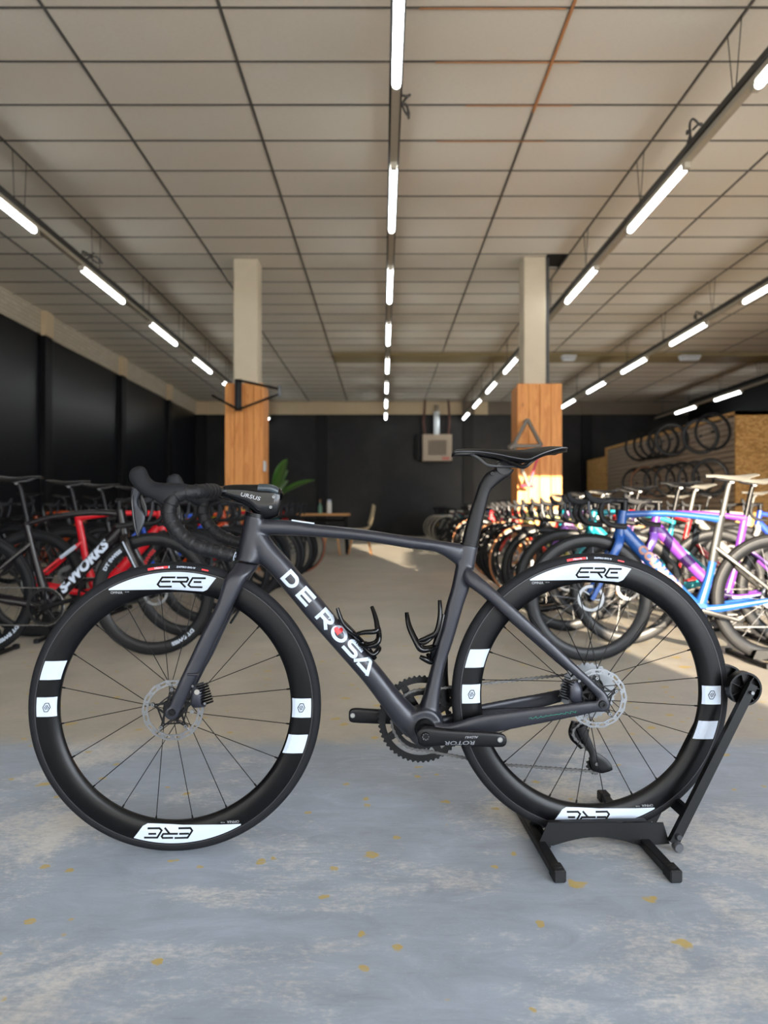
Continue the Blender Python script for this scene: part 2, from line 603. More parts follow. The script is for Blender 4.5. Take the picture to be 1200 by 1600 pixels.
for x in (-5.7, -1.92, 2.68, 6.4):
    MB().box2((x - 0.16, YB - 0.10, 0), (x + 0.16, YB, 3.81)).obj('pilaster', M_PILASTER, wb, smooth=False)
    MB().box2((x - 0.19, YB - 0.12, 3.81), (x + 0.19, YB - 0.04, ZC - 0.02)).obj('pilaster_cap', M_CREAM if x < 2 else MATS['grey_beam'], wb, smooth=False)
struct(MB().box2((XR, YF, 0), (XR + 0.2, YB, ZC + 0.02)).obj('wall_right', mat('black_matt_wall', srgb(8, 9, 11), 0.6, 0, 0.2, 3, spec=0.2), smooth=False), 'matt black side wall behind the storage cabin', 'wall')
# shop front behind the camera: open glazing between posts under a lintel
wf = struct(MB().box2((XL - 0.2, YF - 0.2, 3.56), (XR + 0.2, YF, ZC + 0.2)).obj('wall_front', mat('grey_shopfront', srgb(90, 90, 92), 0.6), smooth=False), 'shop front lintel over the open glazing', 'wall')
for x in (XL, -2.4, 2.2, XR):
    MB().box2((x - 0.12, YF - 0.15, 0), (x + 0.12, YF, 3.56)).obj('shopfront_post', MATS['grey_shopfront'], wf, smooth=False)
struct(MB().box2((-40, -60, -0.25), (50, YF - 0.3, -0.03)).obj('street', mat('street_bounce_ground', srgb(186, 176, 164), 0.9, 0, 0.1, 2), smooth=False), 'street ground outside the shop front, paled to bounce light', 'street')  # ground tone raised to bounce warm light up to the ceiling
# unseen house, added so its edge ends the sunlit part of the floor
hb = struct(MB().box2((-30, -24, -0.05), (2.08 + 0.168 * 14, -14, 9.5)).obj('sun_block_house', mat('sun_block_house_render', srgb(176, 170, 160), 0.9), smooth=False), 'unseen house added across the street to block the sun', 'house')

# pale strip let into the ceiling far back with two light fittings
sb = struct(MB().box2((-1.07, 15.9, ZC - 0.09), (XR, 16.6, ZC - 0.01)).obj('trim_4', mat('olive_beam', srgb(140, 124, 88), 0.7, 0, 0.1, 3), smooth=False), 'flat olive brown beam crossing under the ceiling', 'trim')
for x, d in ((4.0, 0.30), (6.6, 0.42)):
    e = empty('emergency_lamp', (x, 15.8, ZC - 0.10))
    MB().cbox((-d / 2, -0.1, -0.07), (d / 2, 0.1, 0.0), 0.012).obj('lamp_base', mat('lamp_white', srgb(190, 192, 196), 0.5), e, smooth=False)
    MB().cbox((-d / 2 + 0.02, -0.08, -0.11), (d / 2 - 0.02, 0.08, -0.066), 0.012).obj('lamp_cover', mat('lamp_cover', srgb(206, 212, 220), 0.3), e, smooth=False)
    tag(e, 'small white ceiling lamp on the olive beam, ' + ('beside the wood-clad pillar' if x < 5 else 'above the storage cabin'), 'lamp', 'ceiling lamps on the olive beam')

# ------------------------------------------------------------------ pillars
def pillar(name, x0, x1, yf, wx0, wx1, ztop, label, brd):
    p = empty(name, ((x0 + x1) / 2, yf + 0.2, 0))
    cx = (x0 + x1) / 2
    MB().cbox((x0 - cx, -0.17, 0), (x1 - cx, 0.17, ZC - 0.012), 0.012).obj('shaft', M_CONC, p, smooth=False)
    a, b = wx0 - cx, wx1 - cx
    n = brd
    wdt = (b - a) / n
    for k in range(n):
        xa = a + k * wdt
        ztk = ztop + (-0.16 if (name == 'pillar_2' and False) else 0)
        MB().cbox((xa + 0.002, -0.245 + random.uniform(-0.003, 0.003), 0.0), (xa + wdt - 0.002, -0.205, ztk), 0.004).obj('plank', M_PLANK, p, smooth=False)
    for sgn, xs in ((-1, a), (1, b - 0.04)):
        for k in range(3):
            MB().cbox((xs, -0.203 + k * 0.14, 0), (xs + 0.04, -0.203 + (k + 1) * 0.14 - 0.003, ztop - 0.02), 0.004).obj('plank', M_PLANK, p, smooth=False)
    struct(p, label, 'pillar')
    return p
pillar('pillar_1', -2.03, -1.70, 9.95, -2.13, -1.61, 2.52, 'square pale pillar clad in pine planks, bracket on top', 4)
pillar('pillar_2', 1.90, 2.20, 9.87, 1.80, 2.40, 2.50, 'square pale pillar clad in pine planks, bike frame hung on it', 4)
# dark strip on the far flank of the second pillar
MB().box2((2.205, 9.95, 2.5), (2.255, 10.15, ZC - 0.012)).obj('flank_strip', mat('dark_flank', srgb(60, 58, 58), 0.6), bpy.data.objects['pillar_2'], smooth=False)
bpy.data.objects['flank_strip'].matrix_parent_inverse = Matrix.Translation(-Vector(bpy.data.objects['pillar_2'].location))

# ------------------------------------------------------------------ light tracks
ZT = CH + 2.82
def light_track(x, far_ends, label, zt=ZT, y0=2.0, y1=22.9, hang=True):
    t = empty('light_track', (x, y0, zt))
    MB().box2((-0.03, 0, 0.03), (0.03, y1 - y0, 0.075)).obj('rail', M_RAIL, t, smooth=False)
    MB().box2((-0.045, 0, 0.08), (0.045, y1 - y0, 0.13)).obj('cable_tray', M_RAILD, t, smooth=False)
    tube = TUBE_MESH
    for yf in far_ends:
        o = child(None, 'light_tube', tube, t, M_TUBE, (0, yf - 1.4 - y0, 0))
        for k in (0, 1):
            c = child(None, 'tube_cap', CAP_MESH, t, M_RAIL, (0, yf - 1.4 - y0 + k * 1.4, 0))
    if hang:
        y = 3.3
        while y < y1 - 0.5:
            pr = MB()
            for dx in (-0.02, 0.02):
                pr.tube([(dx, y - y0 + dx * 3, 0.13), (dx * 0.4, y - y0 + dx * 6, ZC - zt - 0.015)], 0.004, 5)
            pr.obj('hanger_wire', M_WIRE, t)
            y += 1.9
    tag(t, label, 'light', 'fluorescent light tracks')
    return t
TUBE_MESH = MB().lathe([(0.0001, 0.03), (0.026, 0.03), (0.030, 0.05), (0.030, 1.35), (0.026, 1.37), (0.0001, 1.37)], (0, 0, 0), 12, False).mesh('light_tube')
CAP_MESH = MB().box((0, 0, 0.012), (0.05, 0.06, 0.06)).mesh('tube_cap')
FE = [4.90 + 2.53 * k for k in range(8)]
light_track(X0, FE, 'light track running down the middle of the ceiling towards the heater')
light_track(X0 - 3.6, FE, 'light track along the black side wall, ending at the bracketed pillar')
light_track(X0 + 2.4, FE, 'light track passing just beside the pillar with the hung bike frame')
light_track(X0 + 4.8, FE, 'light track between the hung-frame pillar and the storage cabin')
light_track(X0 + 8.4, [18.8, 21.3], 'outermost short light track high above the storage cabin', y0=12.0)
# loose cable loops lying on tracks
for i, (x, y) in enumerate(((X0 + 0.06, 5.3), (X0 + 2.36, 5.7), (X0 - 3.55, 8.6), (X0 + 4.75, 11.2))):
    pts = [(x + 0.05 * math.sin(k * 1.1), y + 0.11 * math.cos(k * 0.9) + 0.02 * k, ZT + 0.19 + 0.04 * math.sin(k * 1.7)) for k in range(14)]
    o = MB().tube(crom(pts, 3), 0.009, 6).obj('cable_loop', mat('grey_cable', srgb(74, 72, 70), 0.6))
    tag(o, 'coil of grey cable lying on ' + ['the middle light track', 'the light track beside the hung-frame pillar', 'the light track by the black side wall', 'the light track nearest the storage cabin'][i], 'cable', 'cable coils on the light tracks')

# ------------------------------------------------------------------ hero bike: local frame x = along the bike (front hub at 0), y = away from the viewer, z = up
YAW = math.radians(2.95)
HO = Vector((-0.486, 1.731, 0))
EA = Vector((math.cos(YAW), math.sin(YAW), 0))
EW = Vector((-math.sin(YAW), math.cos(YAW), 0))
CC = Vector((0, 0, CH))
def L(px, py, wv=0.0):
    """point of the bike's own space whose lateral offset is wv, measured from the photograph"""
    d = Vector(((px - VX) / FPX, 1.0, -(py - VY) / FPX))
    t = (wv + (HO - CC).dot(EW)) / d.dot(EW)
    p = CC + d * t - HO
    return Vector((p.dot(EA), wv, p.z))

M_FRAME = mat('matt_anthracite_paint', srgb(40, 41, 48), 0.30, 0.25, 0.05, 60, 0.0, spec=0.38)
M_CARBON = mat('satin_black_carbon', srgb(12, 12, 15), 0.36, 0, 0.1, 60, spec=0.2)
M_GLOSS = mat('gloss_black_carbon', srgb(5, 5, 7), 0.13, 0, 0.1, 40, spec=0.30)
M_RIM = mat('satin_black_rim', srgb(6, 6, 8), 0.30, 0.0, 0.12, 25, spec=0.2)
M_TYRE = mat('black_tyre_rubber', srgb(17, 18, 22), 0.75, 0, 0.15, 90, 0.15, spec=0.25)
M_TAPE = mat('black_bar_tape', srgb(15, 15, 18), 0.55, 0, 0.3, 160, 0.8, spec=0.3)
M_HOOD = mat('black_rubber_hood', srgb(21, 22, 26), 0.6, 0, 0.08, 120, 0.1, spec=0.22)
M_LEVER = mat('dark_grey_lever', srgb(36, 38, 44), 0.4, 0.2, spec=0.3)
M_WHITE = mat('white_decal', srgb(180, 190, 206), 0.5, 0, 0.02, spec=0.25)
M_DECALK = mat('black_decal', srgb(5, 5, 6), 0.6, spec=0.15)
M_RED = mat('red_decal', srgb(214, 30, 40), 0.45)
M_GREYD = mat('grey_decal', srgb(150, 152, 158), 0.5)
M_GREEN = mat('green_decal', srgb(22, 120, 98), 0.5)
M_STEEL = mat('bright_steel', srgb(118, 120, 123), 0.36, 0.9, 0.15, 40)
M_DSTEEL = mat('dark_steel', srgb(92, 92, 94), 0.35, 0.8, 0.1, 60)
M_BLACKM = mat('black_anodised', srgb(10, 10, 12), 0.34, 0.2, 0.1, 40, spec=0.3)
M_SPOKE = mat('black_spoke', srgb(10, 10, 12), 0.4, 0.1, spec=0.3)
M_SADDLE = mat('black_saddle_cover', srgb(8, 8, 10), 0.33, 0, 0.1, 90, 0.05, spec=0.3)
M_STAND = mat('black_stand_paint', srgb(14, 15, 17), 0.45, 0.1, 0.2, 20, 0.1, spec=0.3)
M_STANDR = mat('black_plastic_foot', srgb(20, 21, 24), 0.6, 0, 0.25, 60, 0.3, spec=0.3)

def edge_tube(mb, secs, n=20, e=2.5, sub=4, mirror=False):
    """tube through sections given by two opposite edge pixels, lateral offset and half thickness"""
    q = crom([(*a, *b, wv, hl) for a, b, wv, hl in secs], sub)
    R = []
    for ax, ay, bx, by, wv, hl in q:
        A, B = L(ax, ay, wv), L(bx, by, wv)
        if mirror:
            A.y, B.y = -A.y, -B.y
        R.append(ellring((A + B) / 2, (A - B) / 2, Vector((0, hl, 0)), n, e))
    mb.rings(R)
    return mb

def remeshed(mb, name, m, parent, voxel=0.0025, it=6):
    o = mb.obj(name, m, parent)
    r = o.modifiers.new('remesh', 'REMESH')
    r.mode = 'VOXEL'
    r.voxel_size = voxel
    r.use_smooth_shade = True
    s = o.modifiers.new('smooth', 'SMOOTH')
    s.factor = 0.5
    s.iterations = it
    bpy.context.view_layer.update()
    dg = bpy.context.evaluated_depsgraph_get()
    me = bpy.data.meshes.new_from_object(o.evaluated_get(dg))
    o.modifiers.clear()
    old = o.data
    o.data = me
    me.name = name
    bpy.data.meshes.remove(old)
    me.shade_smooth()
    return o

def bvh_of(*objs):
    vs, fs = [], []
    for o in objs:
        k = len(vs)
        mtx = o.matrix_basis
        vs += [mtx @ v.co for v in o.data.vertices]
        fs += [tuple(i + k for i in p.vertices) for p in o.data.polygons]
    return BVHTree.FromPolygons(vs, fs)

def poly_bm(polys):
    bm = bmesh.new()
    for poly in polys:
        vs = [bm.verts.new((x, 0, z)) for x, z in poly]
        bm.faces.new(vs)
    return bm

TEXTS = {}
def text_bm(s, size=1.0, sx=1.0, shear=0.0, offset=0.0, align='CENTER', space=1.0):
    """flat lettering in x, z centred on the origin (Blender's own font)"""
    c = bpy.data.curves.new('lettering', 'FONT')
    c.body = s
    c.size = size
    c.shear = shear
    c.offset = offset
    c.align_x = align
    c.align_y = 'CENTER'
    c.space_character = space
    c.resolution_u = 3
    o = bpy.data.objects.new('lettering', c)
    COL.objects.link(o)
    bpy.context.view_layer.update()
    me = bpy.data.meshes.new_from_object(o.evaluated_get(bpy.context.evaluated_depsgraph_get()))
    bm = bmesh.new()
    bm.from_mesh(me)
    for v in bm.verts:
        v.co = Vector((v.co.x * sx, 0, v.co.y))
    bpy.data.objects.remove(o)
    bpy.data.curves.remove(c)
    bpy.data.meshes.remove(me)
    return bm

def strokes_bm(lines, th):
    """mitred strokes from open (x, z) polylines"""
    polys = []
    for ln in lines:
        P = [Vector((x, z)) for x, z in ln]
        Lf, Rt = [], []
        for i, p in enumerate(P):
            d1 = (P[i] - P[i - 1]).normalized() if i else None
            d2 = (P[i + 1] - P[i]).normalized() if i < len(P) - 1 else None
            if d1 is None: n = Vector((-d2.y, d2.x)); k = 1
            elif d2 is None: n = Vector((-d1.y, d1.x)); k = 1
            else:
                n1, n2 = Vector((-d1.y, d1.x)), Vector((-d2.y, d2.x))
                n = (n1 + n2).normalized()
                k = 1 / max(0.4, n.dot(n1))
            Lf.append(p + n * th / 2 * k)
            Rt.append(p - n * th / 2 * k)
        for i in range(len(P) - 1):
            polys.append([tuple(Lf[i]), tuple(Lf[i + 1]), tuple(Rt[i + 1]), tuple(Rt[i])])
    return poly_bm(polys)

def decal(name, bm, m, parent, bvh, xform=None, step=0.004, off=0.0006, origin_y=-0.4, direction=1):
    """lay a flat x-z drawing onto the surface below it, seen from the near side"""
    if xform:
        for v in bm.verts:
            v.co = xform(v.co)
    if bm.verts:
        for ax in (0, 2):
            lo = min(v.co[ax] for v in bm.verts)
            hi = max(v.co[ax] for v in bm.verts)
            k = int((hi - lo) / step)
            for i in range(1, k + 1):
                pl = Vector((0, 0, 0)); pl[ax] = lo + (hi - lo) * i / (k + 1)
                nn = Vector((0, 0, 0)); nn[ax] = 1
                bmesh.ops.bisect_plane(bm, geom=bm.verts[:] + bm.edges[:] + bm.faces[:], plane_co=pl, plane_no=nn)
    bmesh.ops.triangulate(bm, faces=bm.faces[:])
    kill = []
    for v in bm.verts:
        hit = bvh.ray_cast(Vector((v.co.x, origin_y, v.co.z)), Vector((0, direction, 0)))
        if hit[0] is None:
            kill.append(v)
        else:
            v.co = hit[0] + Vector((0, -off * direction, 0))
    if kill:
        bmesh.ops.delete(bm, geom=kill, context='VERTS')
    me = bpy.data.meshes.new(name)
    bm.to_mesh(me)
    bm.free()
    me.materials.append(m)
    o = bpy.data.objects.new(name, me)
    COL.objects.link(o)
    o.parent = parent
    return o

hero = empty('road_bike', HO, YAW)
tag(hero, 'matt anthracite road bike with white rim decals standing in front, rear wheel in a stand', 'bike')

# ---- frame
fr = MB()
edge_tube(fr, [((384, 803), (414, 809), 0, .024), ((378, 830), (414, 838), 0, .023), ((372, 860), (410, 870), 0, .026), ((369, 874), (404, 882), 0, .029)])
edge_tube(fr, [((398, 811), (398, 836), 0, .022), ((420, 811), (420, 836), 0, .021), ((454, 813), (454, 837), 0, .019), ((492, 818.5), (490, 839), 0, .018),
               ((567, 827), (564, 845), 0, .018), ((643, 838), (640, 857), 0, .018), ((690, 845), (682, 863), 0, .017), ((724, 850), (712, 882), 0, .016)])
edge_tube(fr, [((414, 828), (388, 856), 0, .023), ((430, 850), (404, 879), 0, .024), ((452.5, 875), (426, 900), 0, .024), ((513, 948.5), (486, 972), 0, .024),
               ((553, 995), (525, 1016), 0, .025), ((594, 1043), (567, 1064), 0, .027), ((622, 1078), (597, 1104), 0, .030), ((645, 1102), (616, 1131), 0, .033), ((664, 1120), (634, 1150), 0, .035)])
edge_tube(fr, [((719, 849), (746.5, 854), 0, .0155), ((713, 880), (741, 886), 0, .0155), ((705, 919), (733, 919), 0, .0155), ((697.4, 945), (724, 946), 0, .0155),
               ((684, 1000), (708, 1000), 0, .016), ((674, 1040), (695, 1040), 0, .018), ((662, 1085), (687, 1085), 0, .024), ((650, 1118), (686, 1124), 0, .031)], e=3)
bbc = L(661.5, 1132)
fr.cyl(bbc, .043, .064, 32)
edge_tube(fr, [((634, 1106), (688, 1110), 0, .030), ((632, 1120), (692, 1124), 0, .034), ((634, 1142), (692, 1146), 0, .034), ((644, 1158), (688, 1160), 0, .032)], e=3)
for mir in (False, True):
    edge_tube(fr, [((728, 884), (721, 905), -.008, .012), ((745, 896), (733, 917), -.020, .012), ((774, 921), (761, 937), -.034, .010), ((807, 951), (793, 966), -.045, .008),
                   ((857, 997), (844, 1010), -.055, .007), ((900, 1038), (886.5, 1047), -.062, .0065), ((930, 1066), (917, 1073), -.066, .0065), ((949, 1085), (934, 1093), -.067, .0065), ((952, 1098), (937, 1104), -.067, .0065)], n=16, mirror=mir)
    edge_tube(fr, [((668, 1122), (668, 1165), -.020, .014), ((700, 1130), (702, 1164), -.034, .011), ((746, 1118), (750, 1150), -.041, .008), ((800, 1110), (802, 1139), -.049, .0075),
                   ((860, 1102.5), (861, 1127.5), -.057, .007), ((897.5, 1097.5), (898, 1120), -.063, .007), ((932, 1094), (931, 1113), -.067, .0065), ((951, 1091), (949, 1111), -.067, .0065)], n=16, mirror=mir)
    d = L(942, 1101, -.067)
    if mir:
        d.y = -d.y
    fr.cyl(d, .0165, .014, 20)
frame = remeshed(fr, 'frame', M_FRAME, hero, .0025, 12)
FB = bvh_of(frame)
def small(mb, name, m, parent, **k):
    return mb.obj(name, m, parent, **k)
# rear axle end
ax = MB()
p = L(942, 1101, -.076)
ax.lathe([(0.004, -.002), (.0085, -.002), (.0095, .001), (.0095, .006), (.004, .006)], p, 24)
ax.cyl(p + Vector((0, .003, 0)), .0045, .004, 6)
small(ax, 'axle_end', M_BLACKM, frame)
# seat collar line, cable bolts, top tube sticker, small decals
edge_tube(ck := MB(), [((719, 847.5), (747.5, 852.5), 0, .0165), ((718.5, 851), (747, 856), 0, .0165)], sub=1)
small(ck, 'seat_collar', M_CARBON, frame)

# DE ROSA lettering down the down tube; u runs along the tube, v across it (up = towards the lower left edge of the tube reversed)
pA, pB = L(441, 900, -.024), L(577, 1052, -.024)
du = (pB - pA).normalized()
ulen = (pB - pA).length
dv = Vector((du.z, 0, -du.x))
if dv.x < 0:
    dv = -dv
def dr_map(cx, wd, ht, mirror=False):
    """map a unit glyph (x 0..1, z 0..1) to the tube"""
    def f(c):
        q = pA + du * (cx + c.x * wd) + dv * ((c.z - 0.5) * ht + 0.009)
        return Vector((q.x, 0, q.z))
    return f
def P(*pts):
    return list(pts)
def round_strokes(paths, th):
    return strokes_bm(paths, th)
def arc(cx, cz, rx, rz, a0, a1, n=10):
    return [(cx + rx * math.cos(math.radians(a0 + (a1 - a0) * k / n)), cz + rz * math.sin(math.radians(a0 + (a1 - a0) * k / n))) for k in range(n + 1)]
HT = 0.034
T = 0.24
glyphs = [
    ('D', 0.000, 0.0300, [[(.35, .12), (.55, .12)] + arc(.55, .5, .33, .38, -90, 90, 12)[1:] + [(0.12, .88), (0.12, .12), (.38, .12)]]),
    ('E', 0.0395, 0.0280, [[(1, .88), (.12, .88), (.12, .12), (1, .12)], [(.12, .5), (.95, .5)]]),
    ('R', 0.0895, 0.0320, [[(.12, 0), (.12, .88), (.6, .88)] + arc(.6, .66, .27, .22, 90, -90, 10) + [(.12, .44)], [(.5, .44), (.95, 0)]]),
    ('O', 0.1235, 0.0350, [arc(.5, .5, .38, .38, 0, 360, 28)]),
    ('S', 0.1605, 0.0310, [[(1, .88), (.35, .88)] + arc(.33, .69, .22, .19, 90, 270, 8) + [(.65, .5)] + arc(.67, .31, .22, .19, 90, -90, 8) + [(0, .12)]]),
    ('A', 0.1920, 0.0350, [[(0, .04), (.42, .78), (.5, .88), (.6, .88), (1.0, 0.0)], [(.2, .12), (.9, .12)]]),
]
sc_u = ulen / 0.227
for nm, u0, wd, paths in glyphs:
    asp = HT / (wd * sc_u)
    # strokes drawn in true proportion, then scaled
    pp = [[(x / asp, z) for x, z in ln] for ln in paths]
    bm = strokes_bm(pp, T)
    for v in bm.verts:
        v.co.x *= asp
    decal('lettering', bm, M_WHITE, frame, FB, dr_map(u0 * sc_u, wd * sc_u, HT))
hp = []
for k in range(40):
    t = 2 * PI * k / 40
    hp.append((16 * math.sin(t) ** 3 / 34, (13 * math.cos(t) - 5 * math.cos(2 * t) - 2 * math.cos(3 * t) - math.cos(4 * t)) / 34 + 0.06))
ca = L(528.5, 986.5, -.024)
def heart_map(c):
    # heart stands on its own tip, turned with the lettering
    th = math.radians(-12)
    x, z = c.x * .0230, c.z * .0230
    return Vector((ca.x + x * math.cos(th) - z * math.sin(th), 0, ca.z + x * math.sin(th) + z * math.cos(th)))
decal('heart_mark', poly_bm([hp]), M_RED, frame, FB, heart_map, off=0.0010)
# small country stripe label on the seat tube
c0 = L(702, 928, -.016)
for k, mm in enumerate((M_WHITE, mat('yellow_decal', srgb(226, 178, 60), 0.5), M_WHITE, M_DECALK)):
    z0 = c0.z - .008 + k * .0042
    decal('stripe_label', poly_bm([[(c0.x - .003 + k * .0007, z0), (c0.x + .004 + k * .0007, z0), (c0.x + .0045 + k * .0007, z0 + .0036), (c0.x - .0025 + k * .0007, z0 + .0036)]]), mm, frame, FB)
# pale sticker on top of the top tube
st = MB()
for wv0, wv1 in ((-.009, .009),):
    a, b = L(456, 812.6, 0), L(491, 817.6, 0)
    st.add([(a.x, wv0, a.z + .0012), (b.x, wv0, b.z + .0012), (b.x, wv1, b.z + .0012), (a.x, wv1, a.z + .0012),
            (a.x, wv0, a.z - .002), (b.x, wv0, b.z - .002), (b.x, wv1, b.z - .002), (a.x, wv1, a.z - .002)], [(0, 1, 2, 3), (4, 7, 6, 5), (0, 4, 5, 1), (1, 5, 6, 2), (2, 6, 7, 3), (3, 7, 4, 0)])
st.obj('top_sticker', M_WHITE, frame, smooth=False)
# green script on the near chainstay
c1 = L(864, 1117, -.064)
sq = []
for k in range(90):
    t = k / 89
    amp = .0024 * (.55 + .45 * math.sin(t * 9.0)) * (1.9 if abs(t - .47) < .05 else 1)
    sq.append(((t - .5) * .112 + .0022 * math.sin(t * 62), amp * math.sin(t * 58)))
th = math.radians(9)
decal('script_lettering', strokes_bm([sq], .0009), M_GREEN, frame, FB, lambda c: Vector((c1.x + c.x * math.cos(th) - c.z * math.sin(th), 0, c1.z + c.x * math.sin(th) + c.z * math.cos(th))), off=.0005)

# ---- fork
fk = MB()
for mir in (False, True):
    edge_tube(fk, [((370, 877), (404, 883), -.014, .022), ((362, 890), (397, 893), -.030, .018), ((350, 906), (386, 905), -.040, .015), ((338.5, 943), (366, 943), -.045, .013),
                   ((310, 1000), (338, 1000), -.048, .012), ((296, 1030), (322, 1034), -.050, .011), ((280, 1064), (303, 1068), -.053, .010), ((262, 1107), (282, 1112), -.056, .008), ((259, 1117), (277, 1122), -.056, .0075)], mirror=mir)
    d = L(268, 1114, -.056)
    if mir:
        d.y = -d.y
    fk.cyl(d, .0145, .015, 20)
edge_tube(fk, [((371, 877), (403, 883), 0, .032), ((368, 884), (400, 889), 0, .036)], sub=2)
fork = remeshed(fk, 'fork', M_FRAME, hero)
ax = MB()
p = L(268, 1114, -.066)
ax.lathe([(0.0035, -.002), (.0075, -.002), (.0085, .001), (.0085, .007), (.0035, .007)], p, 24)
ax.cyl(p + Vector((0, .003, 0)), .004, .004, 6)
ax.obj('axle_end', M_BLACKM, fork)
fp = L(301, 1054, -.062)
MB().lathe([(.0001, -.012), (.003, -.012), (.0035, .012), (.0001, .012)], (0, 0, 0), 12, False, 'x').obj('hose_guide', M_FRAME, fork, loc=fp)

# ---- wheels
RT, RO, RI = 0.340, 0.3200, 0.2685
def tyre_mesh():
    prof = []
    c = .3255
    for k in range(20):
        a = -PI * 0.5 - 2.35 + (2 * 2.35 + PI) * 0 + 2 * PI * k / 20
        prof.append((c + .0145 * math.cos(2 * PI * k / 20), .0142 * math.sin(2 * PI * k / 20)))
    return prof
def rim_prof():
    q = [(RO, .0135), (RO - .010, .0140), (.295, .0148), (.280, .0120), (.272, .0075), (RI, 0.0035)]
    q += [(r, -y) for r, y in reversed(q)]
    return q
tyre_me = MB().lathe(tyre_mesh(), n=144).mesh('tyre')
tyre_me.materials.append(M_TYRE)
# hairline between tyre and rim
bead_me = MB().lathe([(RO - .0005, -.0146), (RO + .0012, -.0146), (RO + .0012, .0146), (RO - .0005, .0146)], n=144).mesh('rim_edge')
bead_me.materials.append(mat('rim_edge_grey', srgb(44, 44, 48), 0.4))
rim_me = MB().lathe(rim_prof(), n=144).mesh('rim')
rim_me.materials.append(M_RIM)
for me in (tyre_me, bead_me, rim_me):
    me.shade_smooth()
    me.set_sharp_from_angle(angle=math.radians(40))

WC = (275.5, 1103.0)      # front wheel centre in the photo
SP = 1148 / 1.731
def wl_px(px, py):
    """front wheel pixel -> wheel coordinates on the near rim flank"""
    s = 1148 / (1.731 - .014)
    fx = VX + (WC[0] - VX) * 1.731 / (1.731 - .014)
    fy = VY + (WC[1] - VY) * 1.731 / (1.731 - .014)
    return ((px - fx) / s, -(py - fy) / s)
rim_tmp = bpy.data.objects.new('rim_tmp', rim_me)
tyre_tmp = bpy.data.objects.new('tyre_tmp', tyre_me)
RB = bvh_of(rim_tmp)
TB = bvh_of(tyre_tmp)
bpy.data.objects.remove(rim_tmp)
bpy.data.objects.remove(tyre_tmp)

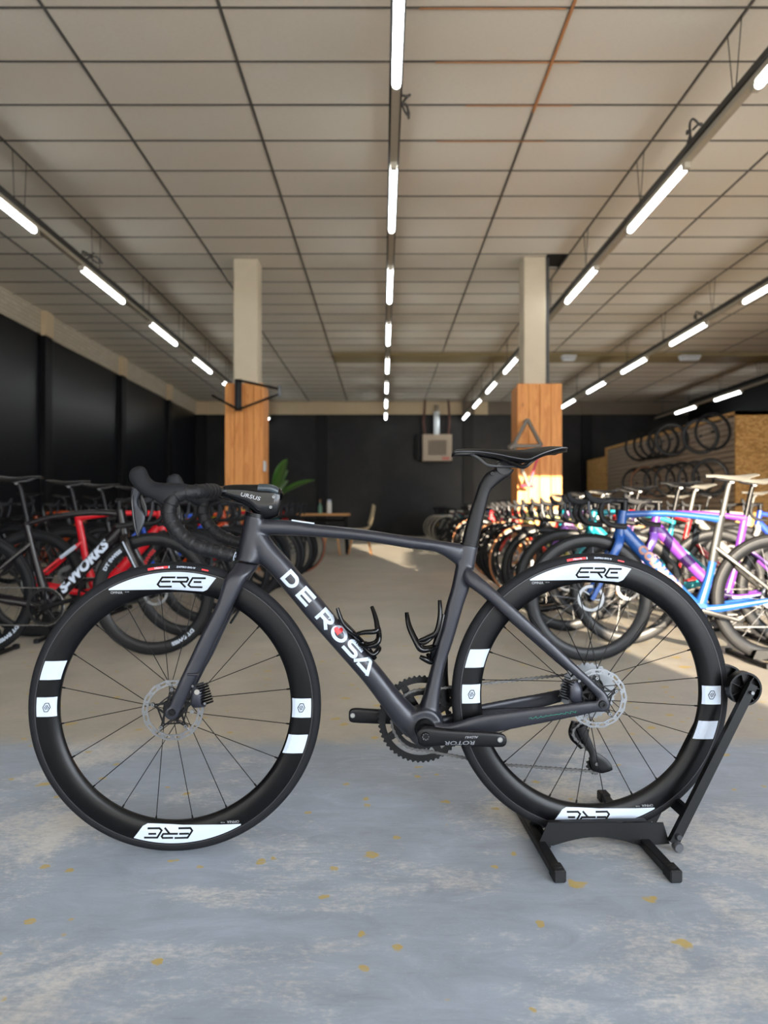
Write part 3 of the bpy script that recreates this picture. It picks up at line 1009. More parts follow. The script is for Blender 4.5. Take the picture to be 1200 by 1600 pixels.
def rot180(v):
    return Vector((-v.x, v.y, -v.z))
def wheel_decals():
    out = []
    def mk(name, bmf, m, bvh, off, step=.004):
        for flip in (False, True):
            o = decal(name, bmf(), m, None, bvh, (lambda c: rot180(c)) if flip else None, step, off)
            me = o.data
            bpy.data.objects.remove(o)
            out.append((name, me))
    # white blade with the wheel name
    def blade():
        # lower edge a chord, upper edge along the rim, slanted end
        a = wl_px(172, 921.5); b = wl_px(262, 921); c = wl_px(320, 925); d = wl_px(336.5, 903)
        r = RO - .003
        a0 = math.atan2(a[1], a[0]); a1 = math.atan2(d[1], d[0])
        top = [(r * math.cos(a1 + (a0 - a1) * k / 20), r * math.sin(a1 + (a0 - a1) * k / 20)) for k in range(21)]
        n = 20
        # strip of quads between lower polyline and the arc, matched by x
        def low(x):
            for (x0, z0), (x1, z1) in ((a, b), (b, c), (c, d)):
                if x <= x1 or (x1, z1) == d:
                    t = (x - x0) / (x1 - x0)
                    return z0 + (z1 - z0) * t
        polys = []
        xs = [top[-1][0] + (top[0][0] - top[-1][0]) * k / 24 for k in range(25)]
        for x0, x1 in zip(xs, xs[1:]):
            z = [math.sqrt(r * r - x * x) for x in (x0, x1)]
            l0, l1 = min(low(x0), z[0] - .0001), min(low(x1), z[1] - .0001)
            polys.append([(x0, l0), (x1, l1), (x1, z[1]), (x0, z[0])])
        return poly_bm(polys)
    mk('white_blade', blade, M_WHITE, RB, .0004)
    z = lambda x, y: wl_px(170 + x / 6.667, 860 + y / 6.667)
    ere = [[z(690, 280), z(556, 280), z(508, 352), z(528, 377), z(652, 377)], [z(541, 323), z(642, 323)],
           [z(705, 283), z(812, 283), z(822, 300), z(806, 326), z(655, 324)], [z(740, 326), z(793, 386)],
           [z(1003, 291), z(868, 288), z(823, 360), z(846, 382), z(968, 385)], [z(878, 329), z(958, 330)]]
    mk('wheel_lettering', lambda: strokes_bm(ere, .0044), M_DECALK, RB, .0009)
    def block(y0, y1):
        def f():
            z0, z1 = wl_px(80, y0)[1], wl_px(80, y1)[1]
            polys = []
            n = 8
            ro, ri = RO - .003, .2725
            row = [z1 + (z0 - z1) * k / n for k in range(n + 1)]
            for a, b in zip(row, row[1:]):
                polys.append([(-math.sqrt(ro * ro - a * a), a), (-math.sqrt(ri * ri - a * a), a), (-math.sqrt(ri * ri - b * b), b), (-math.sqrt(ro * ro - b * b), b)])
            return poly_bm(polys)
        return f
    mk('white_block', block(1031, 1060), M_WHITE, RB, .0004)
    mk('white_block', block(1087, 1117), M_WHITE, RB, .0004)
    q = lambda x, y: wl_px(71 + x * 11, 1096 + y * 13)
    hexa = [[q(.35, 0), q(.8, 0), q(1, .5), q(.65, 1), q(.2, 1), q(0, .5), q(.35, 0)], [q(.38, .25), q(.62, .75)], [q(.22, .42), q(.42, .8)], [q(.55, .2), q(.8, .62)]]
    mk('hexagon_mark', lambda: strokes_bm(hexa, .0017), M_DECALK, RB, .0009)
    cen = wl_px(183, 925.5)
    def omn():
        bm = text_bm('OMNIA', .0085, 1.0, 0, 0)
        bm2 = text_bm('CLX-45'[:0] + '45 DB', .0036, 1.0, 0, 0)
        for v in bm2.verts:
            v.co += Vector((.024, 0, .0015))
        me = bpy.data.meshes.new('t'); bm2.to_mesh(me); bm.from_mesh(me); bpy.data.meshes.remove(me); bm2.free()
        for v in bm.verts:
            v.co += Vector((cen[0], 0, cen[1]))
        return bm
    mk('rim_lettering', omn, M_GREYD, RB, .0004, .003)
    # coloured tyre label, near the top only
    def on_tyre(name, a0, a1, r0, r1, m, off=.0005):
        polys = []
        n = 10
        for k in range(n):
            b0, b1 = math.radians(a0 + (a1 - a0) * k / n), math.radians(a0 + (a1 - a0) * (k + 1) / n)
            polys.append([(r0 * math.cos(b0), r0 * math.sin(b0)), (r0 * math.cos(b1), r0 * math.sin(b1)), (r1 * math.cos(b1), r1 * math.sin(b1)), (r1 * math.cos(b0), r1 * math.sin(b0))])
        o = decal(name, poly_bm(polys), m, None, TB, None, .004, off)
        me = o.data; bpy.data.objects.remove(o); out.append((name, me))
    on_tyre('tyre_label', 101.0, 92.9, .3260, .3315, M_RED)
    on_tyre('tyre_label', 92.7, 92.2, .3260, .3315, M_WHITE)
    on_tyre('tyre_label', 79.2, 76.4, .3268, .3300, M_RED)
    def bent(s, size, ang, rad, sx, shear=0, offset=0):
        bm = text_bm(s, size, sx, shear, offset)
        for v in bm.verts:
            a = math.radians(ang) - v.co.x / rad
            r = rad + v.co.z
            v.co = Vector((r * math.cos(a), 0, r * math.sin(a)))
        return bm
    for nm, s, sz, an, m, sx in (('tyre_lettering', 'Vittoria', .0058, 96.6, M_WHITE, 1.25), ('tyre_lettering', 'ZAFFIRO EVO IV', .0052, 85.6, M_WHITE, 1.15)):
        o = decal(nm, bent(s, sz, an, .3287, sx, .25 if s == 'Vittoria' else 0, .0002), m, None, TB, None, .004, .0009)
        me = o.data; bpy.data.objects.remove(o); out.append((nm, me))
    return out
WDEC = wheel_decals()

def spoke_set(n, flange_r, flange_w, cross, phase):
    """(rim point, hub point) pairs, alternating flanges, tangential"""
    out = []
    for k in range(n):
        a = phase + 2 * PI * k / n
        side = -1 if k % 2 == 0 else 1
        tang = 1 if (k // 2) % 2 == 0 else -1
        ha = a + tang * cross
        out.append((Vector((RI * math.cos(a), side * .002, RI * math.sin(a))), Vector((flange_r * math.cos(ha), side * flange_w, flange_r * math.sin(ha)))))
    return out

def rotor_mesh(R=.070, rin=.0565):
    mb = MB()
    n = 84
    def outline(r, wav, ph=0):
        return [((r + wav * math.cos(14 * (2 * PI * k / n) + ph)) * math.cos(2 * PI * k / n), (r + wav * math.cos(14 * (2 * PI * k / n) + ph)) * math.sin(2 * PI * k / n)) for k in range(n)]
    # outer and inner hoops joined by slanted bridges so that the slots are real holes
    mb.band(outline(R, .0009), outline(R - .0045, .0004), -.0009, .0009)
    mb.band(outline(rin + .004, .0003), outline(rin, .0006), -.0009, .0009)
    for k in range(34):
        a = 2 * PI * k / 34
        for da in (0.03,):
            wb = .052 if k % 2 else .036
            pts = []
            for r, s in ((rin + .003, -1), (rin + .003, 1), (R - .003, 1), (R - .003, -1)):
                sl = 0.10 * (r - rin) / (R - rin) * (1 if k % 2 else -1)
                aa = a + sl + s * wb
                pts.append((r * math.cos(aa), r * math.sin(aa)))
            mb.prism(pts, -.0009, .0009)
    return mb
def rotor_spider():
    mb = MB()
    n = 40
    mb.band([(.0215 * math.cos(2 * PI * k / n), .0215 * math.sin(2 * PI * k / n)) for k in range(n)], [(.0145 * math.cos(2 * PI * k / n), .0145 * math.sin(2 * PI * k / n)) for k in range(n)], -.002, .002)
    for k in range(5):
        a = 2 * PI * k / 5 + .35
        tip = Vector((.0475 * math.cos(a), .0475 * math.sin(a)))
        for s in (-1, 1):
            b = a + s * .62
            r0 = Vector((.0200 * math.cos(b), .0200 * math.sin(b)))
            t2 = (tip - r0).normalized()
            nn = Vector((-t2.y, t2.x)) * .0022
            mb.prism([tuple(r0 + nn), tuple(r0 - nn), tuple(tip - nn * .8), tuple(tip + nn * .8)], -.0015, .0015)
        b = a + 2 * PI / 5
        t3 = Vector((.0475 * math.cos(b), .0475 * math.sin(b)))
        m0, m1 = tip * .80, t3 * .80
        t2 = (m1 - m0).normalized(); nn = Vector((-t2.y, t2.x)) * .0016
        mb.prism([tuple(m0 + nn), tuple(m0 - nn), tuple(m1 - nn), tuple(m1 + nn)], -.0012, .0012)
        mb.cyl((tip.x, 0, tip.y), .0050, .0046, 12)
    return mb

ROT = rotor_mesh().mesh('brake_rotor')
ROT.materials.append(M_STEEL)
SPI = rotor_spider().mesh('rotor_carrier')
SPI.materials.append(M_BLACKM)
RIV = MB()
for k in range(5):
    a = 2 * PI * k / 5 + .35
    RIV.lathe([(.0016, -.0035), (.0040, -.0035), (.0044, -.002), (.0044, .002), (.0016, .002)], (.0475 * math.cos(a), 0, .0475 * math.sin(a)), 14)
    b = Vector((math.cos(a), 0, math.sin(a)))
    RIV.tube([b * .049, b * .059], .0020, 6)
RIVM = RIV.mesh('rotor_rivets')
RIVM.materials.append(M_STEEL)

def make_wheel(name, loc, nsp, phase, rotor_w, fl_w, hub_len, hubr):
    wh = empty(name, loc, 0, hero)
    for nm, me in (('rim', rim_me), ('tyre', tyre_me), ('rim_edge', bead_me)):
        o = bpy.data.objects.new(nm, me); COL.objects.link(o); o.parent = wh
    for nm, me in WDEC:
        o = bpy.data.objects.new(nm, me); COL.objects.link(o); o.parent = wh
    ln = None
    for rp, hp_ in spoke_set(nsp, hubr + .004, fl_w, .95, phase):
        MB().tube([rp, rp + (hp_ - rp) * .06, hp_], [.0011, .00105, .00105], 6).obj('spoke', M_SPOKE, wh)
        MB().tube([rp * 1.01, rp + (hp_ - rp) * .03], [.0026, .0019], 6).obj('nipple', M_BLACKM, wh)
    MB().lathe([(.004, -hub_len), (.009, -hub_len), (.010, -fl_w - .012), (.0145, -fl_w - .010), (hubr, -fl_w - .002), (hubr + .006, -fl_w), (hubr + .006, -fl_w + .003), (hubr - .004, -fl_w + .006), (.0125, -fl_w + .018),
                (.0125, fl_w - .018), (hubr - .004, fl_w - .006), (hubr + .006, fl_w - .003), (hubr + .006, fl_w), (hubr, fl_w + .002), (.0145, fl_w + .010), (.009, hub_len), (.004, hub_len)], n=32).obj('hub', M_BLACKM, wh)
    for me, nm in ((ROT, 'brake_rotor'), (SPI, 'rotor_carrier'), (RIVM, 'rotor_rivets')):
        o = bpy.data.objects.new(nm, me); COL.objects.link(o); o.parent = wh; o.location = (0, rotor_w, 0)
    MB().lathe([(.009, rotor_w - .004), (.0175, rotor_w - .004), (.0185, rotor_w - .001), (.0185, rotor_w + .003), (.009, rotor_w + .003)], n=28).obj('lock_ring', M_BLACKM, wh)
    va = math.radians(57 if nsp == 20 else 137)
    vs_ = Vector((RI * math.cos(va), 0, RI * math.sin(va)))
    MB().tube([vs_, vs_ * .86], .0028, 8).obj('valve_stem', M_BLACKM, wh)
    return wh
RW = Vector((L(923, 1083, 0).x, 0, L(923, 1083, 0).z))
wf_ = make_wheel('front_wheel', (0, 0, .34), 20, math.radians(8), -.036, .026, .050, .019)
wr_ = make_wheel('rear_wheel', RW, 24, math.radians(7.5), -.048, .027, .066, .021)

# ---- seatpost and saddle
sp = MB()
edge_tube(sp, [((717, 866), (743, 868), 0, .0115), ((721.5, 849), (746, 853), 0, .0115), ((727, 825), (751, 830), 0, .0115), ((735, 796), (758, 799), 0, .0115), ((743, 773), (765.5, 770), 0, .0115),
               ((749, 755), (775, 759), 0, .0115), ((758, 741), (787, 750), 0, .0115), ((770, 734), (797, 743), 0, .0115), ((782, 731), (803, 734), 0, .010)], e=3.2)
post = sp.obj('seatpost', M_CARBON, hero)
cl = MB()
c = L(785, 731)
cl.cyl(c, .0165, .030, 28)
cl.obj('saddle_clamp', M_BLACKM, post)
c = L(769, 740, -.0125)
MB().lathe([(.0015, -.002), (.0042, -.002), (.0048, 0), (.0048, .002), (.0015, .002)], c, 18).obj('clamp_bolt', M_BLACKM, post)
sd_st = [(706, 708.5, .008, .004), (709, 704.5, .014, .006), (718, 701.8, .018, .009), (745, 701, .021, .011), (773, 702, .028, .016), (797, 703.0, .045, .024), (815, 702.5, .060, .030), (826, 701, .066, .026),
         (838, 699.5, .069, .020), (857, 698, .070, .013), (870, 698.5, .066, .009), (875, 701, .058, .006), (876.5, 703, .045, .003)]
R = []
for px, ty, hw, drop in crom(sd_st, 4):
    b = L(px, ty, 0)
    ring = []
    for k in range(17):
        a = PI * k / 16
        ca_, sa_ = math.cos(a), math.sin(a)
        yy = -hw * math.copysign(abs(ca_) ** .8, ca_)
        t = abs(yy / hw)
        ring.append(Vector((b.x, yy, b.z - drop * (t ** 2.6) - (.004 if t < .25 and hw > .02 else 0) * (1 - t / .25))))
    for k in range(9):
        t = 1 - 2 * k / 8
        ring.append(Vector((b.x, hw * .93 * t, b.z - drop * abs(t) ** 2.4 - .006 - .002 * (1 - abs(t)))))
    R.append(ring)
saddle = MB().rings(R).obj('saddle', M_SADDLE, hero, ang=50)
for kk, sg in ((0, -1), (16, 1)):
    MB().tube([r[kk] + Vector((0, sg * .0008, .0022)) for r in R[4:-4]], .0009, 6).obj('highlight_piping', mat('grey_highlight_piping', srgb(96, 98, 104), .4), saddle)  # thin grey line draws the gloss highlight along the saddle edge
for s in (-1, 1):
    MB().tube(crom([L(736, 709, s * .012), L(748, 716, s * .016), L(760, 725.5, s * .021), L(772, 728, s * .022), L(800, 728.5, s * .022), L(816, 728, s * .023), L(832, 716, s * .032)], 5), .0036, 8).obj('saddle_rail', M_DSTEEL, saddle)
sh = MB()
for s in (-1, 1):
    hull = [L(742, 709, s * .018), L(775, 714, s * .026), L(800, 724, s * .044), L(818, 729.5, s * .054), L(830, 722, s * .056), L(845, 712, s * .055)]
    sh.tube(crom(hull, 5), [.002 + .0032 * math.sin(PI * min(1, k / 24)) for k in range(26)], 8)
sh.obj('saddle_shell', M_GLOSS, saddle)

# ---- cockpit
stm = MB()
edge_tube(stm, [((443, 772), (435, 806), 0, .012), ((438, 763), (429, 809), 0, .017), ((424, 758), (416, 812), 0, .020), ((408, 757), (402, 810), 0, .021), ((394, 757), (391, 796), 0, .021), ((374, 757), (372, 786), 0, .020), ((356, 758), (353, 779), 0, .022), ((343, 761), (341, 775), 0, .030)], e=2.8)
stem = stm.obj('stem', M_GLOSS, hero)
SB = bvh_of(stem)
edge_tube(q_ := MB(), [((384.5, 799), (414, 805), 0, .0225), ((383.5, 805), (414.5, 811), 0, .0235)], sub=2)
q_.obj('headset_spacer', M_CARBON, stem)
c1s = L(391, 776, -.021)
bm = text_bm('URSUS', .0125, 1.3, .1, .0002)
th2 = math.radians(-14)
decal('stem_lettering', bm, M_GREYD, stem, SB, lambda c: Vector((c1s.x + c.x * math.cos(th2) - c.z * math.sin(th2), 0, c1s.z + c.x * math.sin(th2) + c.z * math.cos(th2))), .003)
for px, py in ((427.5, 776.5), (423, 792.5)):
    c = L(px, py, -.0195)
    MB().lathe([(.0012, -.0015), (.0034, -.0015), (.004, 0), (.004, .004), (.0012, .004)], c, 16).obj('stem_bolt', M_STEEL, stem)
# steerer cover behind the stem
edge_tube(q_ := MB(), [((405, 756), (403, 770), 0, .0212), ((425, 757), (422, 771), 0, .0212), ((437, 763), (434, 775), 0, .0185)], sub=3)
q_.obj('stem_cover', mat('slate_stem_cover', srgb(50, 58, 64), 0.3, 0.1), stem)

BARP = [(343, 767, -.02), (337, 767, -.07), (328, 767, -.12), (316, 768, -.160), (300, 769, -.176), (284, 771, -.182), (271, 779, -.184), (264, 797, -.186), (268, 816, -.188), (280, 833, -.190), (297, 847, -.192), (317, 856.5, -.194), (340, 862, -.196), (364, 868.5, -.198)]
bar = MB()
barT = MB()
for s in (1, -1):
    pts = [L(*b) for b in BARP]
    if s < 0:
        pts = [Vector((p.x, -p.y, p.z)) for p in pts]
    fine = [Vector(p) for p in crom([tuple(p) for p in pts], 8)]
    bar.tube(fine[:18], [.016, ] * 18, 12, flat=((0, 0, 1), .72))
handlebar = bar.obj('handlebar', M_GLOSS, hero)
for s in (1, -1):
    pts = [L(*b) for b in BARP]
    if s < 0:
        pts = [Vector((p.x, -p.y, p.z)) for p in pts]
    fine = [Vector(p) for p in crom([tuple(p) for p in pts], 14)]
    fine = fine[15:]
    # wraps: the radius steps a little at every turn of the tape
    acc, rr = 0.0, []
    for i, p in enumerate(fine):
        if i:
            acc += (fine[i] - fine[i - 1]).length
        ph = (acc / .021) % 1.0
        rr.append(.0152 + .0019 * ph - (.0012 if acc > .30 else 0))
    mb = MB().tube(fine, rr, 20)
    mb.obj('bar_tape', M_TAPE, handlebar, ang=60)
    e1 = fine[-1]
    d1 = (fine[-1] - fine[-3]).normalized()
    pm = MB().tube([e1 - d1 * .001, e1 + d1 * .0015, e1 + d1 * .0035], [.0155, .0150, .0105], 20)
    pl = pm.obj('end_plug', M_BLACKM, handlebar)
    dm = MB().tube([e1 + d1 * .0034, e1 + d1 * .0042], [.0098, .0095], 20)
    dm.obj('end_plug_face', M_WHITE if s > 0 else M_RED, handlebar)
    rg = MB()
    e2 = e1 + d1 * .0044
    u1 = d1.orthogonal().normalized(); u2 = d1.cross(u1)
    rg.tube([e2 + (u1 * math.cos(t * .25) + u2 * math.sin(t * .25)) * .0048 for t in range(20)], .0010, 6)
    rg.obj('end_plug_mark', M_DECALK, handlebar)
HOODS = [((296, 757), (264, 793), -.183, .0155), ((278, 755), (251, 788), -.181, .0165), ((258, 754.5), (239, 780), -.177, .0165), ((243, 753), (224, 774), -.172, .0160), ((234, 746), (212, 763), -.168, .0160), ((229, 735), (203, 750), -.165, .0150), ((224, 729.5), (202, 740), -.164, .0125), ((217, 728), (206, 733), -.163, .007)]
LEV = [((206, 762), (224, 766), -.166, .009), ((204.5, 776), (217, 778), -.167, .007), ((205, 788), (216, 788), -.168, .0055), ((206, 803), (226.5, 803), -.170, .005), ((208, 820), (226, 817), -.171, .005), ((211.5, 831), (221, 829), -.172, .005), ((214.5, 838), (217.5, 836), -.172, .004)]
for mir in (False, True):
    hd = remeshed(edge_tube(MB(), HOODS, n=20, e=2.4, mirror=mir), 'brake_hood', M_HOOD, handlebar, .0016, 5)
    lv = edge_tube(MB(), LEV, n=16, mirror=mir).obj('brake_lever', M_LEVER, handlebar)
    q2 = MB()
    s = -1 if mir else 1
    fp_ = [L(210, 766, -.166), L(206.5, 779, -.1775), L(208, 800, -.178), L(211, 822, -.1785), L(215, 836, -.178)]
    q2.tube(crom([tuple((p.x, p.y * s, p.z)) for p in fp_], 4), .0012, 6)
    q2.obj('lever_edge', M_DSTEEL, lv)
    # shift paddle behind the lever
    edge_tube(q3 := MB(), [((216, 772), (223, 774), -.160, .003), ((220, 790), (230, 792), -.160, .003), ((222, 806), (230, 806), -.160, .003)], n=10, mirror=mir)
    q3.obj('shift_paddle', M_BLACKM, lv)
# hoses leaving the bar for the head tube
for k, s in enumerate((-1, 1)):
    MB().tube(crom([L(330, 774, s * .06), L(345, 781, s * .035), L(365, 785, s * .018), L(384, 789, s * .01), L(392, 797, s * .006)], 5), .0026, 8).obj('brake_hose', M_BLACKM, handlebar)

# ---- bottle cages
def cage(name, lines, m):
    c = None
    for i, (pts, r) in enumerate(lines):
        P_ = crom([tuple(L(*p)) for p in pts], 5)
        mb = MB().tube(P_, [1.3 * r * (0.75 + .35 * math.sin(PI * k / (len(P_) - 1))) for k in range(len(P_))], 10)
        if c is None:
            c = mb.obj(name, m, hero)
        else:
            mb.obj(['cage_arm', 'cage_arm', 'cage_arm', 'cage_arm', 'cage_stop', 'cage_stop'][min(i, 5)], m, c)
    return c
cage('bottle_cage', [
    ([(530, 966, -.010), (552, 990, -.010), (574, 1014, -.008), (586, 1029, 0)], .0055),
    ([(527, 950, -.034), (534, 970, -.036), (545, 984, -.037), (555, 992, -.030), (566, 1003, -.012)], .0042),
    ([(556, 991, -.030), (570, 988, -.038), (588, 986, -.036), (589, 976, -.030), (586, 962, -.018), (581, 948, -.006)], .0045),
    ([(562, 1007, -.014), (578, 1010, -.030), (591, 1003, -.030), (592, 986, -.022), (588, 972, -.012)], .0045),
    ([(570, 1012, -.012), (582, 1023, -.014), (592, 1014, -.004), (586, 1010, .014), (572, 1010, .02)], .0045),
    ([(566, 1003, .012), (578, 1006, .032), (590, 1000, .030), (590, 982, .018), (582, 950, .004)], .0042)], M_GLOSS)
cage('bottle_cage', [
    ([(693, 960, -.006), (687, 985, -.008), (679, 1012, -.008), (672, 1032, 0)], .0055),
    ([(687, 938, -.026), (687.5, 962, -.034), (682, 987, -.036), (668, 996, -.036), (655, 1001, -.034)], .0045),
    ([(635.5, 957, -.008), (639, 979, -.018), (650, 1003, -.030), (658, 1015, -.034), (672, 1014, -.026), (682, 1010, -.010)], .0050),
    ([(653, 1002, -.030), (664, 1004, -.034), (681, 990, -.030)], .0038),
    ([(656, 1026, -.012), (664, 1030, -.014), (674, 1034, -.006), (668, 1022, .010)], .0048),
    ([(636, 958, .006), (641, 980, .020), (653, 1004, .032), (664, 1012, .030), (680, 1008, .012)], .0042)], M_GLOSS)

# ---- crankset
def toothed(mb, c, r, teeth, y0, y1, depth=.0042, rin=None):
    out, inn = [], []
    n = teeth * 4
    rin = rin or r * .86
    for k in range(n):
        a = 2 * PI * k / n
        rr_ = r + (depth if k % 4 == 1 else depth * .85 if k % 4 == 2 else 0)
        out.append((c[0] + rr_ * math.cos(a), c[2] + rr_ * math.sin(a)))
        inn.append((c[0] + rin * math.cos(a), c[2] + rin * math.sin(a)))
    return mb.band(out, inn, c[1] + y0, c[1] + y1)
CR = L(661.5, 1132)
crank = empty('crankset', (0, 0, 0), 0, hero)
toothed(MB(), CR, .1035, 52, .046, .049).obj('outer_chainring', M_BLACKM, crank)
toothed(MB(), CR, .0710, 36, .038, .041).obj('inner_chainring', M_BLACKM, crank)
spd = MB()
for k in range(4):
    a = 2 * PI * k / 4 + .5
    d = Vector((math.cos(a), 0, math.sin(a))); n_ = Vector((-d.z, 0, d.x))
    p0, p1 = CR + d * .012, CR + d * .094
    q = [(p0 + n_ * .013), (p0 - n_ * .013), (p1 - n_ * .008), (p1 + n_ * .008)]
    spd.prism([(v.x, v.z) for v in q], CR.y + .044, CR.y + .052)
    spd.cyl(CR + d * .058 + Vector((0, .046, 0)), .0075, .022, 12)
spd.obj('chainring_spider', M_BLACKM, crank)
edge_tube(q_ := MB(), [((651.5, 1143), (653, 1160), -.084, .006), ((657, 1137), (658, 1165), -.084, .008), ((668, 1135), (668, 1167), -.084, .009), ((700, 1139), (700, 1164), -.086, .0085), ((745, 1142), (747, 1166), -.088, .007), ((778, 1144.5), (779, 1167), -.089, .0065), ((788, 1148), (788, 1165), -.089, .006), ((791, 1153), (791, 1160), -.089, .005)], e=3.5)
arm = q_.obj('crank_arm', M_CARBON, crank)
AB = bvh_of(arm)
c = L(665, 1151, -.094)
MB().lathe([(.0045, -.001), (.0075, -.0015), (.0090, -.0015), (.0100, .001), (.0100, .006), (.0045, .006)], c, 28).obj('axle_cap', M_BLACKM, crank)
mb = MB()
for k in range(8):
    a = 2 * PI * k / 8
    mb.cyl(c + Vector((.0068 * math.cos(a), -.0016, .0068 * math.sin(a))), .0011, .001, 6)
mb.obj('axle_cap_spline', M_STEEL, crank)
MB().lathe([(.016, -.006), (.0235, -.006), (.0245, -.002), (.0245, .012), (.016, .012)], CR + Vector((0, -.040, 0)), 40).obj('bottom_bracket_ring', M_BLACKM, crank)
MB().cyl(CR + Vector((0, -.045, 0)), .012, .09, 20).obj('crank_axle', M_BLACKM, crank)
MB().lathe([(.0045, -.0008), (.0062, -.0008), (.0062, .003), (.0045, .003)], L(781.5, 1156, -.0958), 20).obj('pedal_thread', M_STEEL, crank)
MB().cyl(L(781.5, 1156, -.0952), .0047, .001, 16).obj('pedal_hole', mat('pale_bore', srgb(150, 148, 144), 0.4, 0.6), crank)
for s, sz, px, py, sx in (('ROTOR', .0125, 719, 1160.5, 1.6), ('ALDHU', .0070, 737, 1151.5, 1.25)):
    bm = text_bm(s, sz, sx, .15, .0003)
    cc_ = L(px, py, -.094)
    decal('crank_lettering', bm, mat('dim_grey_decal', srgb(104, 106, 112), .5), crank, AB, lambda c: Vector((cc_.x - c.x, 0, cc_.z - c.z)), .004, .0004)
edge_tube(q_ := MB(), [((640, 1106), (640, 1131), .086, .008), ((603, 1108), (602, 1131), .088, .008), ((575, 1107), (574, 1130), .089, .007), ((556, 1106), (554, 1129), .090, .0065), ((548, 1108), (547, 1127), .090, .006), ((545, 1113), (545, 1122), .090, .005)], e=3.5)
q_.obj('crank_arm', M_CARBON, crank)
MB().lathe([(.0045, -.0008), (.0062, -.0008), (.0062, .003), (.0045, .003)], L(551, 1118, .0832), 20).obj('pedal_thread', M_STEEL, crank)
MB().cyl(L(551, 1118, .0835), .0047, .001, 16).obj('pedal_hole', MATS['pale_bore'], crank)

# ---- cassette, derailleur, chain
cs = empty('cassette', (0, 0, 0), 0, hero)
for k in range(11):
    t = 33 - k * 2.1
    r = t * .0127 / (2 * PI)
    toothed(MB(), RW, r, int(t), .0215 + k * .0036, .0232 + k * .0036, .0036, r * .72 if k else r * .62).obj('cog', M_STEEL, cs)
MB().cyl(RW + Vector((0, .04, 0)), .020, .040, 24).obj('freehub', M_DSTEEL, cs)

rd = empty('rear_derailleur', (0, 0, 0), 0, hero)
edge_tube(q_ := MB(), [((893, 1126), (912, 1131), .076, .008), ((888, 1142), (912, 1143), .078, .011), ((891, 1155), (913, 1150), .078, .011), ((900, 1164), (915, 1156), .074, .009), ((906, 1170), (917, 1163), .070, .007)], n=16)
q_.obj('derailleur_body', M_BLACKM, rd)
edge_tube(q_ := MB(), [((901, 1139), (914, 1133), .052, .004), ((905, 1150), (919, 1146), .052, .004), ((914, 1166), (925, 1160), .052, .004), ((921, 1180), (931, 1174), .052, .004), ((921, 1192), (940, 1180), .052, .005), ((926, 1203), (950, 1188), .052, .005), ((938, 1208), (956, 1196), .052, .005), ((948, 1206), (957, 1202), .052, .004)], n=14, e=3)
q_.obj('derailleur_cage', M_BLACKM, rd)
for px, py, r in ((906, 1144, .020), (930, 1195, .020)):
    c = L(px, py, .060)
    toothed(MB(), c, r, 12, -.0015, .0015, .0045, r * .35).obj('jockey_wheel', M_BLACKM, rd)
MB().cyl(L(932, 1194, .0455), .004, .003, 14).obj('jockey_bolt', M_DSTEEL, rd)
fd = edge_tube(MB(), [((676, 1030), (700, 1024), .030, .004), ((672, 1052), (700, 1050), .042, .006), ((676, 1075), (702, 1080), .046, .008), ((684, 1092), (704, 1098), .046, .008)], n=12)
fd.obj('front_derailleur', M_BLACKM, hero)

def chain_path():
    pts = []
    wv = .042
    C0 = L(661.5, 1132); C0.y = 0
    top0 = L(888, 1056, .040)
    r = .0745
    pts.append(Vector((RW.x - .01, .040, RW.z + .048)))
    pts.append(top0)
    for a in range(82, 282, 8):
        pts.append(Vector((C0.x + r * math.cos(math.radians(a)), .0395, C0.z + r * math.sin(math.radians(a)))))
    pts.append(L(790, 1196, .050))
    pts.append(L(926, 1205, .060))
    for a in (-90, -45, 0, 45):
        c = L(930, 1195, .060)
        pts.append(c + Vector((.021 * math.cos(math.radians(a)), 0, .021 * math.sin(math.radians(a)))))
    c = L(906, 1144, .060)
    for a in (225, 180, 135, 90):
        pts.append(c + Vector((.021 * math.cos(math.radians(a)), 0, .021 * math.sin(math.radians(a)))))
    for a in range(-60, 100, 12):
        pts.append(Vector((RW.x + .046 * math.cos(math.radians(a)), .040, RW.z + .046 * math.sin(math.radians(a)))))
    return pts
def resample(P, d):
    out = [P[0].copy()]
    i, pos = 1, P[0].copy()
    while i < len(P):
        v = P[i] - pos
        if v.length >= d:
            pos = pos + v.normalized() * d
            out.append(pos.copy())
        else:
            i += 1
    return out
def chain_mesh(path):
    mb = MB()
    Q = resample(path, .0127)
    for i in range(len(Q) - 1):
        a, b = Q[i], Q[i + 1]
        d = (b - a).normalized()
        n_ = Vector((-d.z, 0, d.x)).normalized()
        wv = .0026 if i % 2 else .0018
        h = .0040
        for s in (-1, 1):
            y = (a.y + b.y) / 2 + s * wv
            pts = []
            for t, hh in ((-.25, .6), (0, 1.0), (.28, .62), (.5, .55), (.72, .62), (1.0, 1.0), (1.25, .6)):
                pts.append((a + (b - a) * t, hh * h))
            poly = [(p + n_ * q) for p, q in pts] + [(p - n_ * q) for p, q in reversed(pts)]
            mb.prism([(v.x, v.z) for v in poly], y - .0006, y + .0006)
        mb.cyl(a, .0022, .0072, 8)
    return mb
chain_mesh(chain_path()).obj('chain', mat('chain_steel', srgb(96, 95, 94), 0.34, 0.85, 0.25, 200), hero, ang=30)

